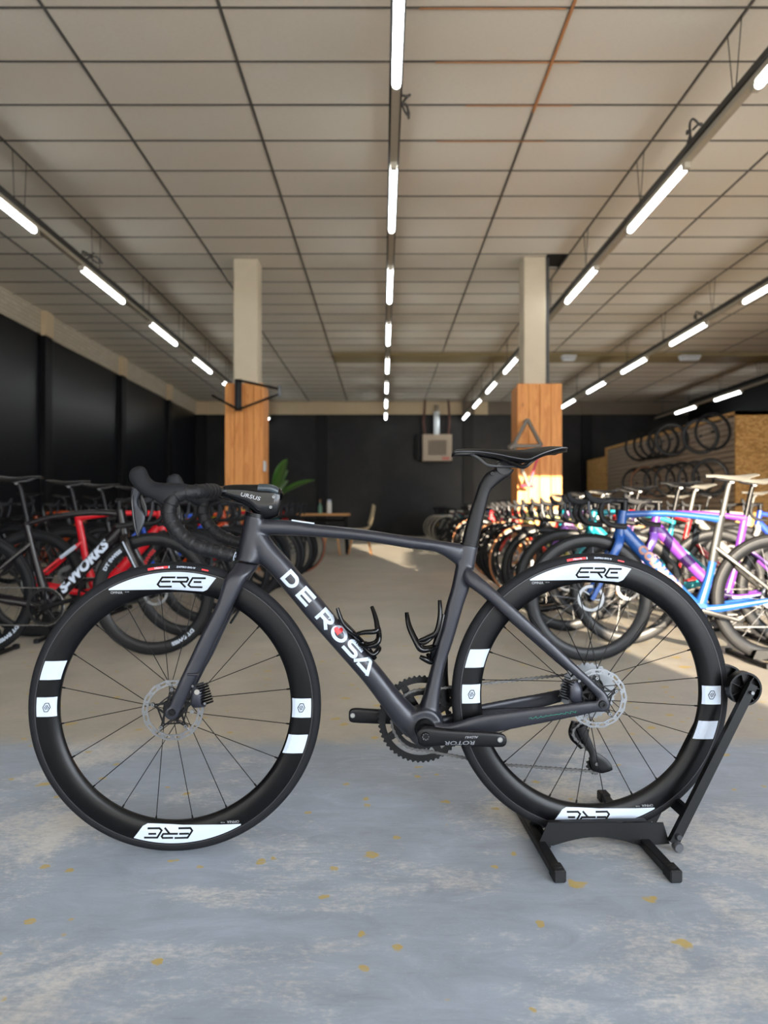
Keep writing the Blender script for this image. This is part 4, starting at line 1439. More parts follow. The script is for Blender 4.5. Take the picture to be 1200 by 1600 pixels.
# ---- brake calipers
def caliper(name, body, fins, rot, trim):
    o = edge_tube(MB(), body, n=16, e=3.2).obj(name, mat('dark_caliper', srgb(44, 45, 54), 0.4, 0.4), hero)
    (cx, cy), dirv, cnt, ln, sp_ = fins
    for k in range(cnt):
        px, py = cx + dirv[0] * sp_ * k, cy + dirv[1] * sp_ * k
        a, b = L(px - ln * dirv[1], py + ln * dirv[0], -.058), L(px + ln * dirv[1], py - ln * dirv[0], -.058)
        mb = MB().tube([a, (a + b) / 2 + Vector((0, -.004, 0)), b], .0021, 6, flat=((0, 1, 0), 3.0))
        mb.obj('cooling_fin', M_BLACKM, o)
    for px, py, r in trim:
        MB().lathe([(.001, -.002), (r, -.002), (r, .003), (.001, .003)], L(px, py, -.068), 14).obj('caliper_bolt', M_STEEL, o)
    return o
cal = caliper('brake_caliper', [((300, 1072), (318, 1066), -.046, .010), ((300, 1082), (320, 1080), -.046, .018), ((298, 1096), (319, 1094), -.046, .018), ((302, 1104), (322, 1103), -.046, .012)], ((316, 1070), (.30, .95), 8, 9, 4.2), 0, ((301, 1072, .0025), (320, 1099, .003), (300, 1112, .0045)))
MB().cyl(L(308, 1081, -.066), .006, .006, 16).obj('caliper_piston_cap', mat('satin_silver_cap', srgb(150, 146, 142), 0.4, 0.7), cal)
cal = caliper('brake_caliper', [((884, 1066), (902, 1062), -.052, .010), ((886, 1076), (908, 1074), -.052, .016), ((887, 1090), (908, 1086), -.052, .016), ((894, 1097), (908, 1094), -.052, .010)], ((880, 1090), (.35, -.93), 8, 7.5, 4.0), 0, ((893, 1060, .0025), (905, 1064, .003)))
MB().tube(crom([tuple(L(893, 1056, -.05)), tuple(L(898, 1052, -.045)), tuple(L(906, 1060, -.05)), tuple(L(903, 1072, -.052))], 4), .0022, 6).obj('brake_hose', M_BLACKM, cal)

# ------------------------------------------------------------------ rear wheel stand (own space: centred under its wheel, x along the bike)
def build_stand(parent_obj, cx):
    """parts of the stand; cx = x of the wheel centre in the parent's space"""
    PX = lambda px, py, wv: L(px, py, wv) - Vector((RW.x - cx, 0, 0))
    parts = []
    def put(mb, nm, m, **k):
        o = mb.obj(nm, m, parent_obj, **k)
        parts.append(o)
        return o
    # two side plates with an arched lower edge
    for s, nm in ((-1, 'side_plate'), (1, 'side_plate')):
        outl = [(856, 1285), (1036, 1285), (1046, 1318), (1000, 1321)] + [(1000 - (1000 - 864) * k / 12, 1321 - 13.5 * math.sin(PI * k / 12)) for k in range(1, 12)] + [(864, 1321), (840, 1321)]
        pl = [PX(x, y, -.047) for x, y in outl]
        y0, y1 = (-.0485, -.0455) if s < 0 else (.0455, .0485)
        put(MB().prism([(p.x, p.z) for p in pl], y0, y1), nm, M_STAND, smooth=False)
    a, b = PX(858, 1284.5, -.047), PX(1010, 1284.5, -.047)
    for s in (-1, 1):
        put(MB().box2((a.x, s * .046 - .0, a.z - .004), (b.x, s * .034, a.z - .0005)), 'top_lip', M_STAND, smooth=False)
    # cross plates that cradle the tyre
    for xq in (-.115, .125):
        put(MB().box2((cx + xq - .004, -.046, .006), (cx + xq + .004, .046, .021)), 'cradle_plate', M_STAND, smooth=False)
    for px in (875.5, 1057.5):
        near = L(px, 1381, 0)
        # foot bar on the floor, square tube with a rubber cap at either end
        fx = (px - VX) / FPX * 1.575
        wx = Vector((fx, 1.575, 0)) - HO
        x = wx.dot(EA) - RW.x + cx
        y0 = wx.dot(EW)
        put(MB().cbox((x - .0115, y0 + .02, .003), (x + .0115, .235, .0225), .002), 'foot_bar', M_STAND, smooth=False)
        for ya, yb in ((y0, y0 + .042), (.215, .25)):
            put(MB().cbox((x - .0135, ya, .0005), (x + .0135, yb, .0275), .003), 'foot_cap', M_STANDR, smooth=False)
        put(MB().lathe([(.0005, 0), (.009, 0), (.009, .0015), (.0075, .0022), (.0005, .0022)], (x, y0 + .021, .0275), 18, False, 'z'), 'foot_button', M_STANDR)
    # the tilting arm: two side rails with rollers between their tops
    lo, hi = PX(1053, 1313, -.062), PX(1172, 1076, -.062)
    d = (hi - lo).normalized()
    n_ = Vector((-d.z, 0, d.x))
    for s in (-1, 1):
        q = [lo - d * .006 + n_ * .0115, lo - d * .006 - n_ * .0115, hi + d * .012 - n_ * .0105, hi + d * .012 + n_ * .0105]
        put(MB().prism([(v.x, v.z) for v in q], s * .062 - .0075, s * .062 + .0075), 'arm_rail', M_STAND, smooth=False)
    lo2, hi2 = lo + d * .05, lo + d * .09
    put(MB().box(((lo2.x + hi2.x) / 2, 0, (lo2.z + hi2.z) / 2), (.012, .112, .03)), 'arm_bridge', M_STAND, smooth=False)
    pv = PX(1060, 1324, -.075)
    put(MB().lathe([(.0005, -.006), (.0095, -.006), (.0115, -.003), (.0115, .012), (.0005, .012)], pv, 20, False), 'pivot_knob', mat('grey_plastic_knob', srgb(70, 71, 76), 0.45), ang=50)
    pv = PX(1061, 1308, -.073)
    put(MB().lathe([(.0005, -.004), (.006, -.004), (.008, -.001), (.008, .010), (.0005, .010)], pv, 20, False), 'stop_knob', mat('black_plastic_knob', srgb(40, 41, 45), 0.45), ang=50)
    # roller wheels: spoked plastic discs either side of the tyre
    rc = PX(1163.5, 1076, -.046)
    for s in (-1, 1):
        rr_ = .040
        mb = MB()
        mb.lathe([(rr_ - .0045, -.011), (rr_, -.011), (rr_, .011), (rr_ - .0045, .011)], (rc.x, s * .040, rc.z), 36)
        mb.lathe([(.004, -.011), (.009, -.011), (.009, .011), (.004, .011)], (rc.x, s * .040, rc.z), 20)
        mb.lathe([(.006, .004), (rr_ - .003, .004), (rr_ - .003, .006), (.006, .006)], (rc.x, s * .040, rc.z), 36)
        for k in range(7):
            a_ = 2 * PI * k / 7
            dd = Vector((math.cos(a_), 0, math.sin(a_))); nn = Vector((-dd.z, 0, dd.x)) * .0011
            c0_ = Vector((rc.x, 0, rc.z))
            q = [c0_ + dd * .008 + nn, c0_ + dd * .008 - nn, c0_ + dd * (rr_ - .003) - nn, c0_ + dd * (rr_ - .003) + nn]
            mb.prism([(v.x, v.z) for v in q], s * .040 - .009, s * .040 + .005)
        put(mb, 'roller', M_BLACKM)
    bc = PX(1174, 1082, -.071)
    put(MB().cyl((bc.x, -.074, bc.z), .0045, .008, 6), 'roller_bolt', M_STEEL, smooth=False)
    put(MB().cyl((bc.x, 0, bc.z), .003, .13, 10), 'roller_axle', M_DSTEEL)
    return parts
stand = empty('bike_stand', HO + EA * RW.x, YAW)
build_stand(stand, 0.0)
tag(stand, 'black floor stand clasping the rear wheel of the anthracite bike', 'bike stand', 'floor stands under the bikes')

# ------------------------------------------------------------------ other bikes: shared shapes (front hub at x=0, non-drive side at y<0, floor z=0)
def ptube(mb, pts, n=10, e=2.3, sub=3):
    """planar-ish tube: pts = (x, y, z, half height in plane, half thickness)"""
    q = crom(pts, sub)
    R = []
    for i, (x, y, z, h, l) in enumerate(q):
        a, b = q[max(i - 1, 0)], q[min(i + 1, len(q) - 1)]
        t = Vector((b[0] - a[0], 0, b[2] - a[2])).normalized()
        R.append(ellring(Vector((x, y, z)), Vector((-t.z, 0, t.x)) * h, Vector((0, l, 0)), n, e))
    return mb.rings(R)
HUBR = (.985, .34)
BBP = (.578, .275)
def gen_frame(v):
    mb = MB()
    if v == 'aero':
        ht, hb_, stp, ss = (.180, .80), (.160, .665), (.700, .765), (.668, .605)
        ptube(mb, [(ht[0], 0, ht[1], .024, .022), (hb_[0], 0, hb_[1], .030, .026)])
        ptube(mb, [(.178, 0, .78, .020, .018), (.40, 0, .785, .016, .016), (.62, 0, .765, .018, .016), (.70, 0, .752, .024, .014)])
        ptube(mb, [(.172, 0, .705, .036, .022), (.36, 0, .50, .034, .022), (.50, 0, .35, .036, .026), (BBP[0], 0, BBP[1], .040, .033)])
        ptube(mb, [(stp[0], 0, stp[1], .022, .013), (.672, 0, .62, .024, .013), (.64, 0, .46, .022, .014), (BBP[0], 0, BBP[1], .034, .032)])
        top = ss
    elif v == 'slope':
        ht, hb_, stp = (.186, .80), (.160, .665), (.688, .70)
        ptube(mb, [(ht[0], 0, ht[1], .022, .022), (hb_[0], 0, hb_[1], .026, .024)])
        ptube(mb, [(.184, 0, .775, .018, .018), (.45, 0, .735, .014, .016), (.688, 0, .685, .013, .014)])
        ptube(mb, [(.170, 0, .705, .028, .022), (.40, 0, .46, .026, .022), (BBP[0], 0, BBP[1], .034, .032)])
        ptube(mb, [(stp[0], 0, stp[1], .017, .014), (.64, 0, .50, .017, .015), (BBP[0], 0, BBP[1], .030, .032)])
        top = (.683, .672)
    else:   # arched top tube
        ht, hb_, stp = (.184, .805), (.160, .67), (.705, .735)
        ptube(mb, [(ht[0], 0, ht[1], .026, .023), (hb_[0], 0, hb_[1], .030, .026)])
        ptube(mb, [(.180, 0, .782, .020, .019), (.34, 0, .790, .017, .018), (.56, 0, .765, .015, .016), (.705, 0, .725, .015, .014)])
        ptube(mb, [(.172, 0, .705, .034, .024), (.38, 0, .485, .032, .024), (.52, 0, .335, .034, .028), (BBP[0], 0, BBP[1], .038, .033)])
        ptube(mb, [(stp[0], 0, stp[1], .019, .014), (.655, 0, .53, .020, .014), (BBP[0], 0, BBP[1], .032, .032)])
        top = (.676, .62)
    mb.cyl((BBP[0], 0, BBP[1]), .042, .072, 16)
    for s in (-1, 1):
        ptube(mb, [(top[0], s * .006, top[1], .012, .010), (top[0] + .08, s * .030, top[1] - .08 * (top[1] - .34) / (.985 - top[0]), .011, .008), (.86, s * .050, top[1] - (.86 - top[0]) * (top[1] - .34) / (.985 - top[0]), .009, .006), (HUBR[0], s * .064, HUBR[1], .010, .006)], n=8)
        ptube(mb, [(BBP[0] + .01, s * .022, BBP[1] + .002, .022, .012), (.70, s * .038, .290, .019, .008), (.86, s * .052, .318, .015, .007), (HUBR[0], s * .064, HUBR[1], .012, .006)], n=8)
    return mb
def gen_fork():
    mb = MB()
    for s in (-1, 1):
        ptube(mb, [(.160, s * .012, .668, .026, .020), (.145, s * .040, .625, .024, .013), (.10, s * .047, .535, .020, .010), (.03, s * .054, .39, .014, .008), (0, s * .056, .335, .012, .007)], n=8)
    ptube(mb, [(.163, 0, .675, .028, .028), (.157, 0, .650, .024, .034)], sub=1)
    return mb
def gen_wheel(depth):
    ri = .320 - depth
    ty = MB().lathe([(.3255 + .0145 * math.cos(2 * PI * k / 10), .0145 * math.sin(2 * PI * k / 10)) for k in range(10)], n=56)
    q = [(.3215, .0128), (.300 if depth > .03 else .31, .0140), (ri + .012, .0115), (ri, .004)]
    rm = MB().lathe(q + [(r, -y) for r, y in reversed(q)], n=56)
    sp_ = MB()
    for k in range(20):
        a = 2 * PI * k / 20 + .1
        s = -1 if k % 2 else 1
        ha = a + (.9 if (k // 2) % 2 else -.9)
        sp_.tube([(ri * math.cos(a), s * .002, ri * math.sin(a)), (.022 * math.cos(ha), s * .027, .022 * math.sin(ha))], .0012, 4, cap=False)
    return ty.mesh('tyre'), rm.mesh('rim'), sp_.mesh('spokes')
G = {}
for v in ('aero', 'slope', 'arch'):
    G[v] = gen_frame(v).mesh('frame')
G['fork'] = gen_fork().mesh('fork')
G['tyre'], G['rim_deep'], G['spokes_deep'] = gen_wheel(.052)
_, G['rim_mid'], G['spokes_mid'] = gen_wheel(.034)
_, G['rim_low'], G['spokes_low'] = gen_wheel(.020)
G['sidewall'] = MB().lathe([(.321, .0140), (.3335, .0118), (.3335, -.0118), (.321, -.0140), (.319, -.0152), (.326, -.0158), (.3345, -.0124), (.3345, .0124), (.326, .0158), (.319, .0152)], n=56).mesh('sidewall')
G['hub'] = MB().lathe([(.004, -.05), (.012, -.046), (.022, -.030), (.022, -.026), (.013, -.016), (.013, .016), (.022, .026), (.022, .030), (.012, .046), (.004, .05)], n=20).mesh('hub')
rt = MB()
rt.band([(.070 * math.cos(2 * PI * k / 40), .070 * math.sin(2 * PI * k / 40)) for k in range(40)], [(.055 * math.cos(2 * PI * k / 40), .055 * math.sin(2 * PI * k / 40)) for k in range(40)], -.037, -.035)
for k in range(5):
    a = 2 * PI * k / 5
    rt.tube([(.018 * math.cos(a - .4), -.036, .018 * math.sin(a - .4)), (.057 * math.cos(a), -.036, .057 * math.sin(a))], .003, 5)
G['brake_rotor'] = rt.mesh('brake_rotor')
G['seatpost'] = ptube(MB(), [(.690, 0, .70, .016, .011), (.715, 0, .82, .015, .011), (.738, 0, .925, .014, .011), (.752, 0, .958, .012, .011)]).mesh('seatpost')
R = []
for x, z, hw, dr in crom([(.615, .985, .010, .004), (.622, .992, .018, .008), (.68, .992, .021, .011), (.74, .988, .034, .018), (.79, .988, .062, .026), (.83, .993, .070, .016), (.872, .997, .064, .008), (.880, .994, .050, .004)], 3):
    ring = []
    for k in range(11):
        a = PI * k / 10
        yy = -hw * math.cos(a)
        ring.append(Vector((x, yy, z - dr * abs(yy / hw) ** 2.4)))
    for k in range(5):
        t = 1 - k / 2
        ring.append(Vector((x, hw * .92 * t, z - dr * abs(t) ** 2.4 - .007)))
    R.append(ring)
G['saddle'] = MB().rings(R).mesh('saddle')
rl = MB()
for s in (-1, 1):
    rl.tube(crom([(.645, s * .014, .984), (.69, s * .020, .966), (.73, s * .022, .960), (.79, s * .022, .962), (.825, s * .034, .980)], 3), .0036, 5)
rl.cyl((.752, 0, .957), .014, .036, 10)
G['saddle_rails'] = rl.mesh('saddle_rails')
G['stem'] = ptube(MB(), [(.196, 0, .80, .020, .019), (.196, 0, .845, .020, .019)], sub=1).mesh('stem_a')
sm_ = MB()
sm_.cyl((.187, 0, .825), .020, .06, 14, 'z')
ptube(sm_, [(.205, 0, .850, .017, .019), (.15, 0, .853, .015, .018), (.088, 0, .856, .015, .020)])
G['stem'] = sm_.mesh('stem')
def gen_bar():
    mb = MB()
    for s in (-1, 1):
        pts = [(.090, 0, .856), (.090, s * .10, .856), (.082, s * .17, .855), (.050, s * .192, .852), (.018, s * .195, .838), (.004, s * .197, .80), (.012, s * .199, .762), (.045, s * .201, .732), (.095, s * .203, .722), (.130, s * .204, .720)]
        f = crom(pts, 4)
        mb.tube(f, [.013 if i < 9 else .0152 for i in range(len(f))], 8)
    return mb
G['handlebar'] = gen_bar().mesh('handlebar')
def gen_hood(s):
    mb = MB()
    ptube(mb, [(.030, s * .194, .846, .018, .015), (-.01, s * .190, .850, .017, .015), (-.045, s * .186, .862, .016, .014), (-.062, s * .184, .888, .014, .013), (-.066, s * .183, .902, .006, .007)], n=8)
    return mb
def gen_lever(s):
    mb = MB()
    ptube(mb, [(-.055, s * .187, .848, .008, .006), (-.052, s * .190, .80, .009, .005), (-.040, s * .194, .760, .008, .005), (-.032, s * .195, .745, .003, .004)], n=6)
    return mb
G['hoods'] = [gen_hood(-1).mesh('brake_hood'), gen_hood(1).mesh('brake_hood')]
G['levers'] = [gen_lever(-1).mesh('brake_lever'), gen_lever(1).mesh('brake_lever')]
ring_ = toothed(MB(), (BBP[0], 0, BBP[1]), .102, 52, .045, .049, .004, .086)
G['chainring'] = ring_.mesh('chainring')
spd = MB()
for k in range(5):
    a = 2 * PI * k / 5 + .3
    spd.tube([(BBP[0] + .01 * math.cos(a), .047, BBP[1] + .01 * math.sin(a)), (BBP[0] + .09 * math.cos(a), .047, BBP[1] + .09 * math.sin(a))], [.011, .006], 6)
spd.cyl((BBP[0], .05, BBP[1]), .022, .02, 14)
G['chainring_spider'] = spd.mesh('chainring_spider')
def gen_arm(s, ang):
    d = Vector((math.cos(ang), 0, math.sin(ang)))
    c = Vector((BBP[0], 0, BBP[1]))
    p = [c - d * .012, c + d * .05, c + d * .14, c + d * .178]
    return ptube(MB(), [(q.x, s * (.070 + .006 * i), q.z, h, .008) for i, (q, h) in enumerate(zip(p, (.016, .014, .012, .010)))], n=8)
G['arms'] = [gen_arm(-1, -.25).mesh('crank_arm'), gen_arm(1, PI - .25).mesh('crank_arm')]
ccp = [Vector((HUBR[0], .042, HUBR[1] + .040))]
for a in range(80, 285, 10):
    ccp.append(Vector((BBP[0] + .104 * math.cos(math.radians(a)), .047, BBP[1] + .104 * math.sin(math.radians(a)))))
ccp += [Vector((.985, .052, .175)), Vector((1.0, .052, .20)), Vector((.985, .05, .25)), Vector((1.02, .042, .31)), Vector((HUBR[0] + .02, .042, HUBR[1] + .036)), ccp[0].copy()]
G['chain'] = MB().tube(resample(ccp, .0127), [.0044 if i % 2 else .0030 for i in range(len(resample(ccp, .0127)))], 5, flat=((0, 1, 0), .8)).mesh('chain')
cg = MB()
for k in range(6):
    toothed(cg, (HUBR[0], 0, HUBR[1]), .062 - k * .006, 28 - 2 * k, .022 + k * .006, .024 + k * .006, .004, .03)
G['cassette'] = cg.mesh('cassette')
dr = MB()
ptube(dr, [(.990, .060, .305, .014, .010), (.975, .064, .265, .016, .012), (.985, .058, .225, .010, .007), (1.0, .054, .185, .014, .005), (1.004, .054, .165, .008, .004)], n=8)
G['derailleur'] = dr.mesh('rear_derailleur')
cp = MB()
for x, z, s in ((.030, .405, -1), (.925, .365, -1)):
    cp.box((x, -.048, z), (.028, .022, .045), Matrix.Rotation(.5, 3, 'Y'))
for k, (x, z) in enumerate(((.030, .405), (.925, .365))):
    m_ = MB(); m_.cbox((x - .014, -.060, z - .022), (x + .014, -.036, z + .022), .006); G['caliper%d' % k] = m_.mesh('brake_caliper')
for k, me in G.items():
    for q in (me if isinstance(me, list) else [me]):
        q.shade_smooth()
        q.set_sharp_from_angle(angle=math.radians(45))

PAINT = {}
def paint(rgb, rough=0.28):
    k = (rgb, rough)
    if k not in PAINT:
        PAINT[k] = mat('bike_paint_%02x%02x%02x' % rgb, srgb(*rgb), rough, 0.0, 0.06, 20, coat=0.12, spec=0.3)
    return PAINT[k]
M_TAN = mat('tan_sidewall', srgb(176, 116, 74), 0.7)
M_BROWN = mat('brown_sidewall', srgb(150, 88, 64), 0.7)
M_GTYRE = mat('grey_black_tyre', srgb(17, 17, 19), 0.7, 0, 0.1, 40, spec=0.2)
M_GRIM = mat('grey_carbon_rim', srgb(17, 18, 21), 0.35, 0, 0.15, 25, spec=0.25)
M_WSADDLE = mat('white_saddle', srgb(104, 102, 97), 0.5)
M_CHAINB = mat('background_chain', srgb(120, 118, 116), 0.35, 0.7)
M_SPOKEB = mat('background_spoke', srgb(70, 70, 72), 0.35, 0.5)

def add_bike(loc, rz, style, frame_c, fork_c, rim='deep', tan=None, saddle=None, post=None, bar=None, detail=2, label='', group='', tyre=None, rimm=None, name='road_bike'):
    b = empty(name, loc, rz)
    fm, km = paint(frame_c), paint(fork_c)
    f = child(None, 'frame', G[style], b, fm)
    child(None, 'fork', G['fork'], b, km)
    for nm, c in (('front_wheel', (0, 0, .34)), ('rear_wheel', (HUBR[0], 0, HUBR[1]))):
        wh = empty(nm, c, 0, b)
        rot = (0, random.uniform(0, 6.28), 0)
        child(None, 'tyre', G['tyre'], wh, tyre or M_GTYRE)
        child(None, 'rim', G['rim_' + rim], wh, rimm or M_GRIM, rot=rot)
        if tan:
            child(None, 'sidewall', G['sidewall'], wh, tan)
        if detail > 0:
            s_ = child(None, 'spokes', G['spokes_' + rim], wh, M_SPOKEB, rot=rot)
            s_['kind'] = 'stuff'
            child(None, 'hub', G['hub'], wh, M_BLACKM)
            child(None, 'brake_rotor', G['brake_rotor'], wh, M_STEEL, rot=rot)
    child(None, 'seatpost', G['seatpost'], b, post or M_CARBON)
    sd_ = child(None, 'saddle', G['saddle'], b, saddle or M_SADDLE)
    child(None, 'saddle_rails', G['saddle_rails'], sd_, M_DSTEEL)
    child(None, 'stem', G['stem'], b, M_CARBON)
    hb = child(None, 'handlebar', G['handlebar'], b, bar or M_TAPE)
    for k in (0, 1):
        child(None, 'brake_hood', G['hoods'][k], hb, M_HOOD)
        if detail > 0:
            child(None, 'brake_lever', G['levers'][k], hb, M_LEVER)
    ck_ = empty('crankset', (0, 0, 0), 0, b)
    child(None, 'chainring', G['chainring'], ck_, M_BLACKM)
    for k in (0, 1):
        child(None, 'crank_arm', G['arms'][k], ck_, M_CARBON)
    child(None, 'chainring_spider', G['chainring_spider'], ck_, M_BLACKM)
    child(None, 'chain', G['chain'], b, M_CHAINB)
    if detail > 1:
        child(None, 'cassette', G['cassette'], b, M_STEEL)
        child(None, 'rear_derailleur', G['derailleur'], b, M_BLACKM)
        for k in (0, 1):
            child(None, 'brake_caliper', G['caliper%d' % k], b, M_BLACKM)
    tag(b, label, 'bike', group)
    return b

def copy_stand(bike, label):
    s = bpy.data.objects.new('bike_stand', None)
    COL.objects.link(s)
    mw = Matrix.Translation(bike.location) @ Matrix.Rotation(bike.rotation_euler.z, 4, 'Z')
    p = mw @ Vector((HUBR[0], 0, 0))
    s.location = p
    s.rotation_euler = (0, 0, bike.rotation_euler.z)
    for ch in list(stand.children):
        c = ch.copy()
        COL.objects.link(c)
        c.parent = s
    tag(s, label, 'bike stand', 'floor stands under the bikes')

BLK, CHAR, WHT, RED_, BLU = (15, 15, 18), (32, 32, 36), (140, 138, 133), (196, 22, 36), (40, 84, 190)
TEAL, CYAN, PURP, PINK, YEL, ORA, SIL, GRN = (20, 104, 116), (22, 128, 142), (128, 64, 190), (150, 106, 158), (196, 220, 30), (206, 92, 34), (150, 150, 152), (40, 110, 80)
GL = 'bikes in the row along the black wall'
GR_ = 'bikes in the sunlit row'
M_DARKRED = mat('maroon_decal', srgb(120, 20, 26), 0.5)
# the row along the black wall: handlebars towards the aisle (drive side to the viewer)
lrow = [
    # y, x of front hub, style, frame, fork, rim, tan, label colour
    (4.07, -1.270, 'arch', (20, 16, 19), (22, 17, 19), 'deep', None, 'black road bike with large white lettering on its down tube'),
    (4.66, -1.235, 'aero', RED_, BLK, 'deep', None, 'red road bike behind the black lettered one'),
    (5.22, -1.26, 'arch', BLK, BLK, 'deep', None, 'black road bike with matching black fork behind the red one'),
    (5.80, -1.22, 'slope', (36, 84, 200), BLK, 'mid', None, 'blue road bike in the dark row'),
    (6.36, -1.20, 'slope', (186, 66, 20), SIL, 'deep', None, 'orange road bike with a silver fork'),
    (6.90, -1.20, 'aero', CHAR, CHAR, 'deep', None, 'charcoal aero bike next to the orange one'),
    (7.42, -1.16, 'aero', (206, 20, 40), (206, 20, 40), 'mid', None, 'bright red bike with red fork in the dark row'),
    (7.92, -1.17, 'arch', (186, 210, 20), (186, 210, 20), 'mid', None, 'yellow green bike in the dark row'),
    (8.42, -1.13, 'slope', CHAR, TEAL, 'mid', None, 'charcoal bike with teal fork in the dark row'),
    (8.90, -1.12, 'arch', TEAL, BLK, 'deep', None, 'teal bike with black fork in the dark row'),
    (9.40, -1.07, 'slope', (150, 30, 30), BLK, 'low', M_BROWN, 'dark red bike on brown walled tyres at the end of the dark row'),
]
lb = []
for i, (y, x, stl, fc, kc, rm, tn, lab) in enumerate(lrow):
    o = add_bike((x, y, 0), PI + random.uniform(-.03, .03) * (i > 0), stl, fc, kc, rm, tn, detail=2 if i < 6 else 1, label=lab, group=GL)
    lb.append(o)
for i, nm in ((0, 'black lettered bike'), (1, 'red bike by the black wall'), (2, 'all-black bike'), (3, 'blue bike by the black wall')):
    copy_stand(lb[i], 'black floor stand holding the rear wheel of the ' + nm)
# a second line of dark bikes further in, close to the wall
for i, (y, x, stl, fc, lab) in enumerate(((5.2, -3.15, 'aero', (30, 60, 170), 'dark blue bike'), (6.2, -3.1, 'arch', CHAR, 'charcoal bike'), (7.1, -3.1, 'slope', BLK, 'black bike'),
                                          (8.0, -3.1, 'aero', (150, 60, 24), 'rust brown bike'), (8.9, -3.1, 'arch', (70, 72, 76), 'grey bike'), (9.8, -3.1, 'slope', (30, 30, 34), 'black sloping-frame bike'))):
    add_bike((x, y, 0), PI + random.uniform(-.05, .05), stl, fc, BLK, 'mid', None, detail=1, label=lab + ' in the inner line close to the black wall', group='bikes in the inner line by the black wall')
# lettering on the first bike of that row (its +y side faces the viewer)
def frame_text(bike, style, s, size, p0, p1, m, sx=1.0, shear=.2, offset=.001, side=1, nm='lettering'):
    fobj = [c for c in bike.children if c.name.startswith('frame')][0]
    fb = bvh_of(fobj)
    a, b = Vector((p0[0], 0, p0[1])), Vector((p1[0], 0, p1[1]))
    d = (b - a).normalized()
    n_ = Vector((d.z, 0, -d.x)) if side > 0 else Vector((-d.z, 0, d.x))
    bm = text_bm(s, size, sx, shear, offset)
    mid_ = (a + b) / 2
    return decal(nm, bm, m, fobj, fb, lambda c: mid_ + d * c.x + n_ * c.z, .008, .0012, .4 * side, -side)
frame_text(lb[0], 'arch', 'S-WORKS', .072, (.545, .315), (.215, .665), M_WHITE, 1.15, .25, .004, 1)
# pale stripes on the fork and red accents
def accent(bike, pts, m, nm, r=.006):
    MB().tube([Vector(p) for p in pts], r, 6).obj(nm, m, bike)
accent(lb[0], [(.150, .058, .63), (.085, .0605, .50), (.02, .0625, .37)], M_WHITE, 'fork_stripe', .004)
accent(lb[1], [(.70, .026, .578), (.79, .046, .503)], M_WHITE, 'stay_sleeve', .013)
def wheel_text(bike, which, s, size, ang, rad, m, sx=1.2, side=1):
    wh = [c for c in bike.children if c.name.startswith(which)][0]
    rmo = [c for c in wh.children if c.name.startswith('rim')][0]
    vs_ = [v.co for v in rmo.data.vertices]
    fb = BVHTree.FromPolygons(vs_, [tuple(p.vertices) for p in rmo.data.polygons])
    bm = text_bm(s, size, sx, 0, .0012)
    for v in bm.verts:
        # seen from the +y side x runs the other way
        a = math.radians(ang) + side * v.co.x / rad
        r = rad + v.co.z
        v.co = Vector((r * math.cos(a), 0, r * math.sin(a)))
    decal('rim_lettering', bm, m, wh, fb, None, .006, .001, .4 * side, -side)
wheel_text(lb[0], 'front_wheel', 'DT SWISS', .026, 40, .296, M_WHITE, 1.3)
wheel_text(lb[0], 'front_wheel', 'DT SWISS', .026, 235, .296, M_WHITE, 1.3)
wheel_text(lb[0], 'rear_wheel', 'DT SWISS', .026, 230, .296, M_WHITE, 1.3)
wheel_text(lb[1], 'front_wheel', 'SWISS', .03, 35, .296, mat('bright_red_decal', srgb(206, 24, 36), .5), 1.4)

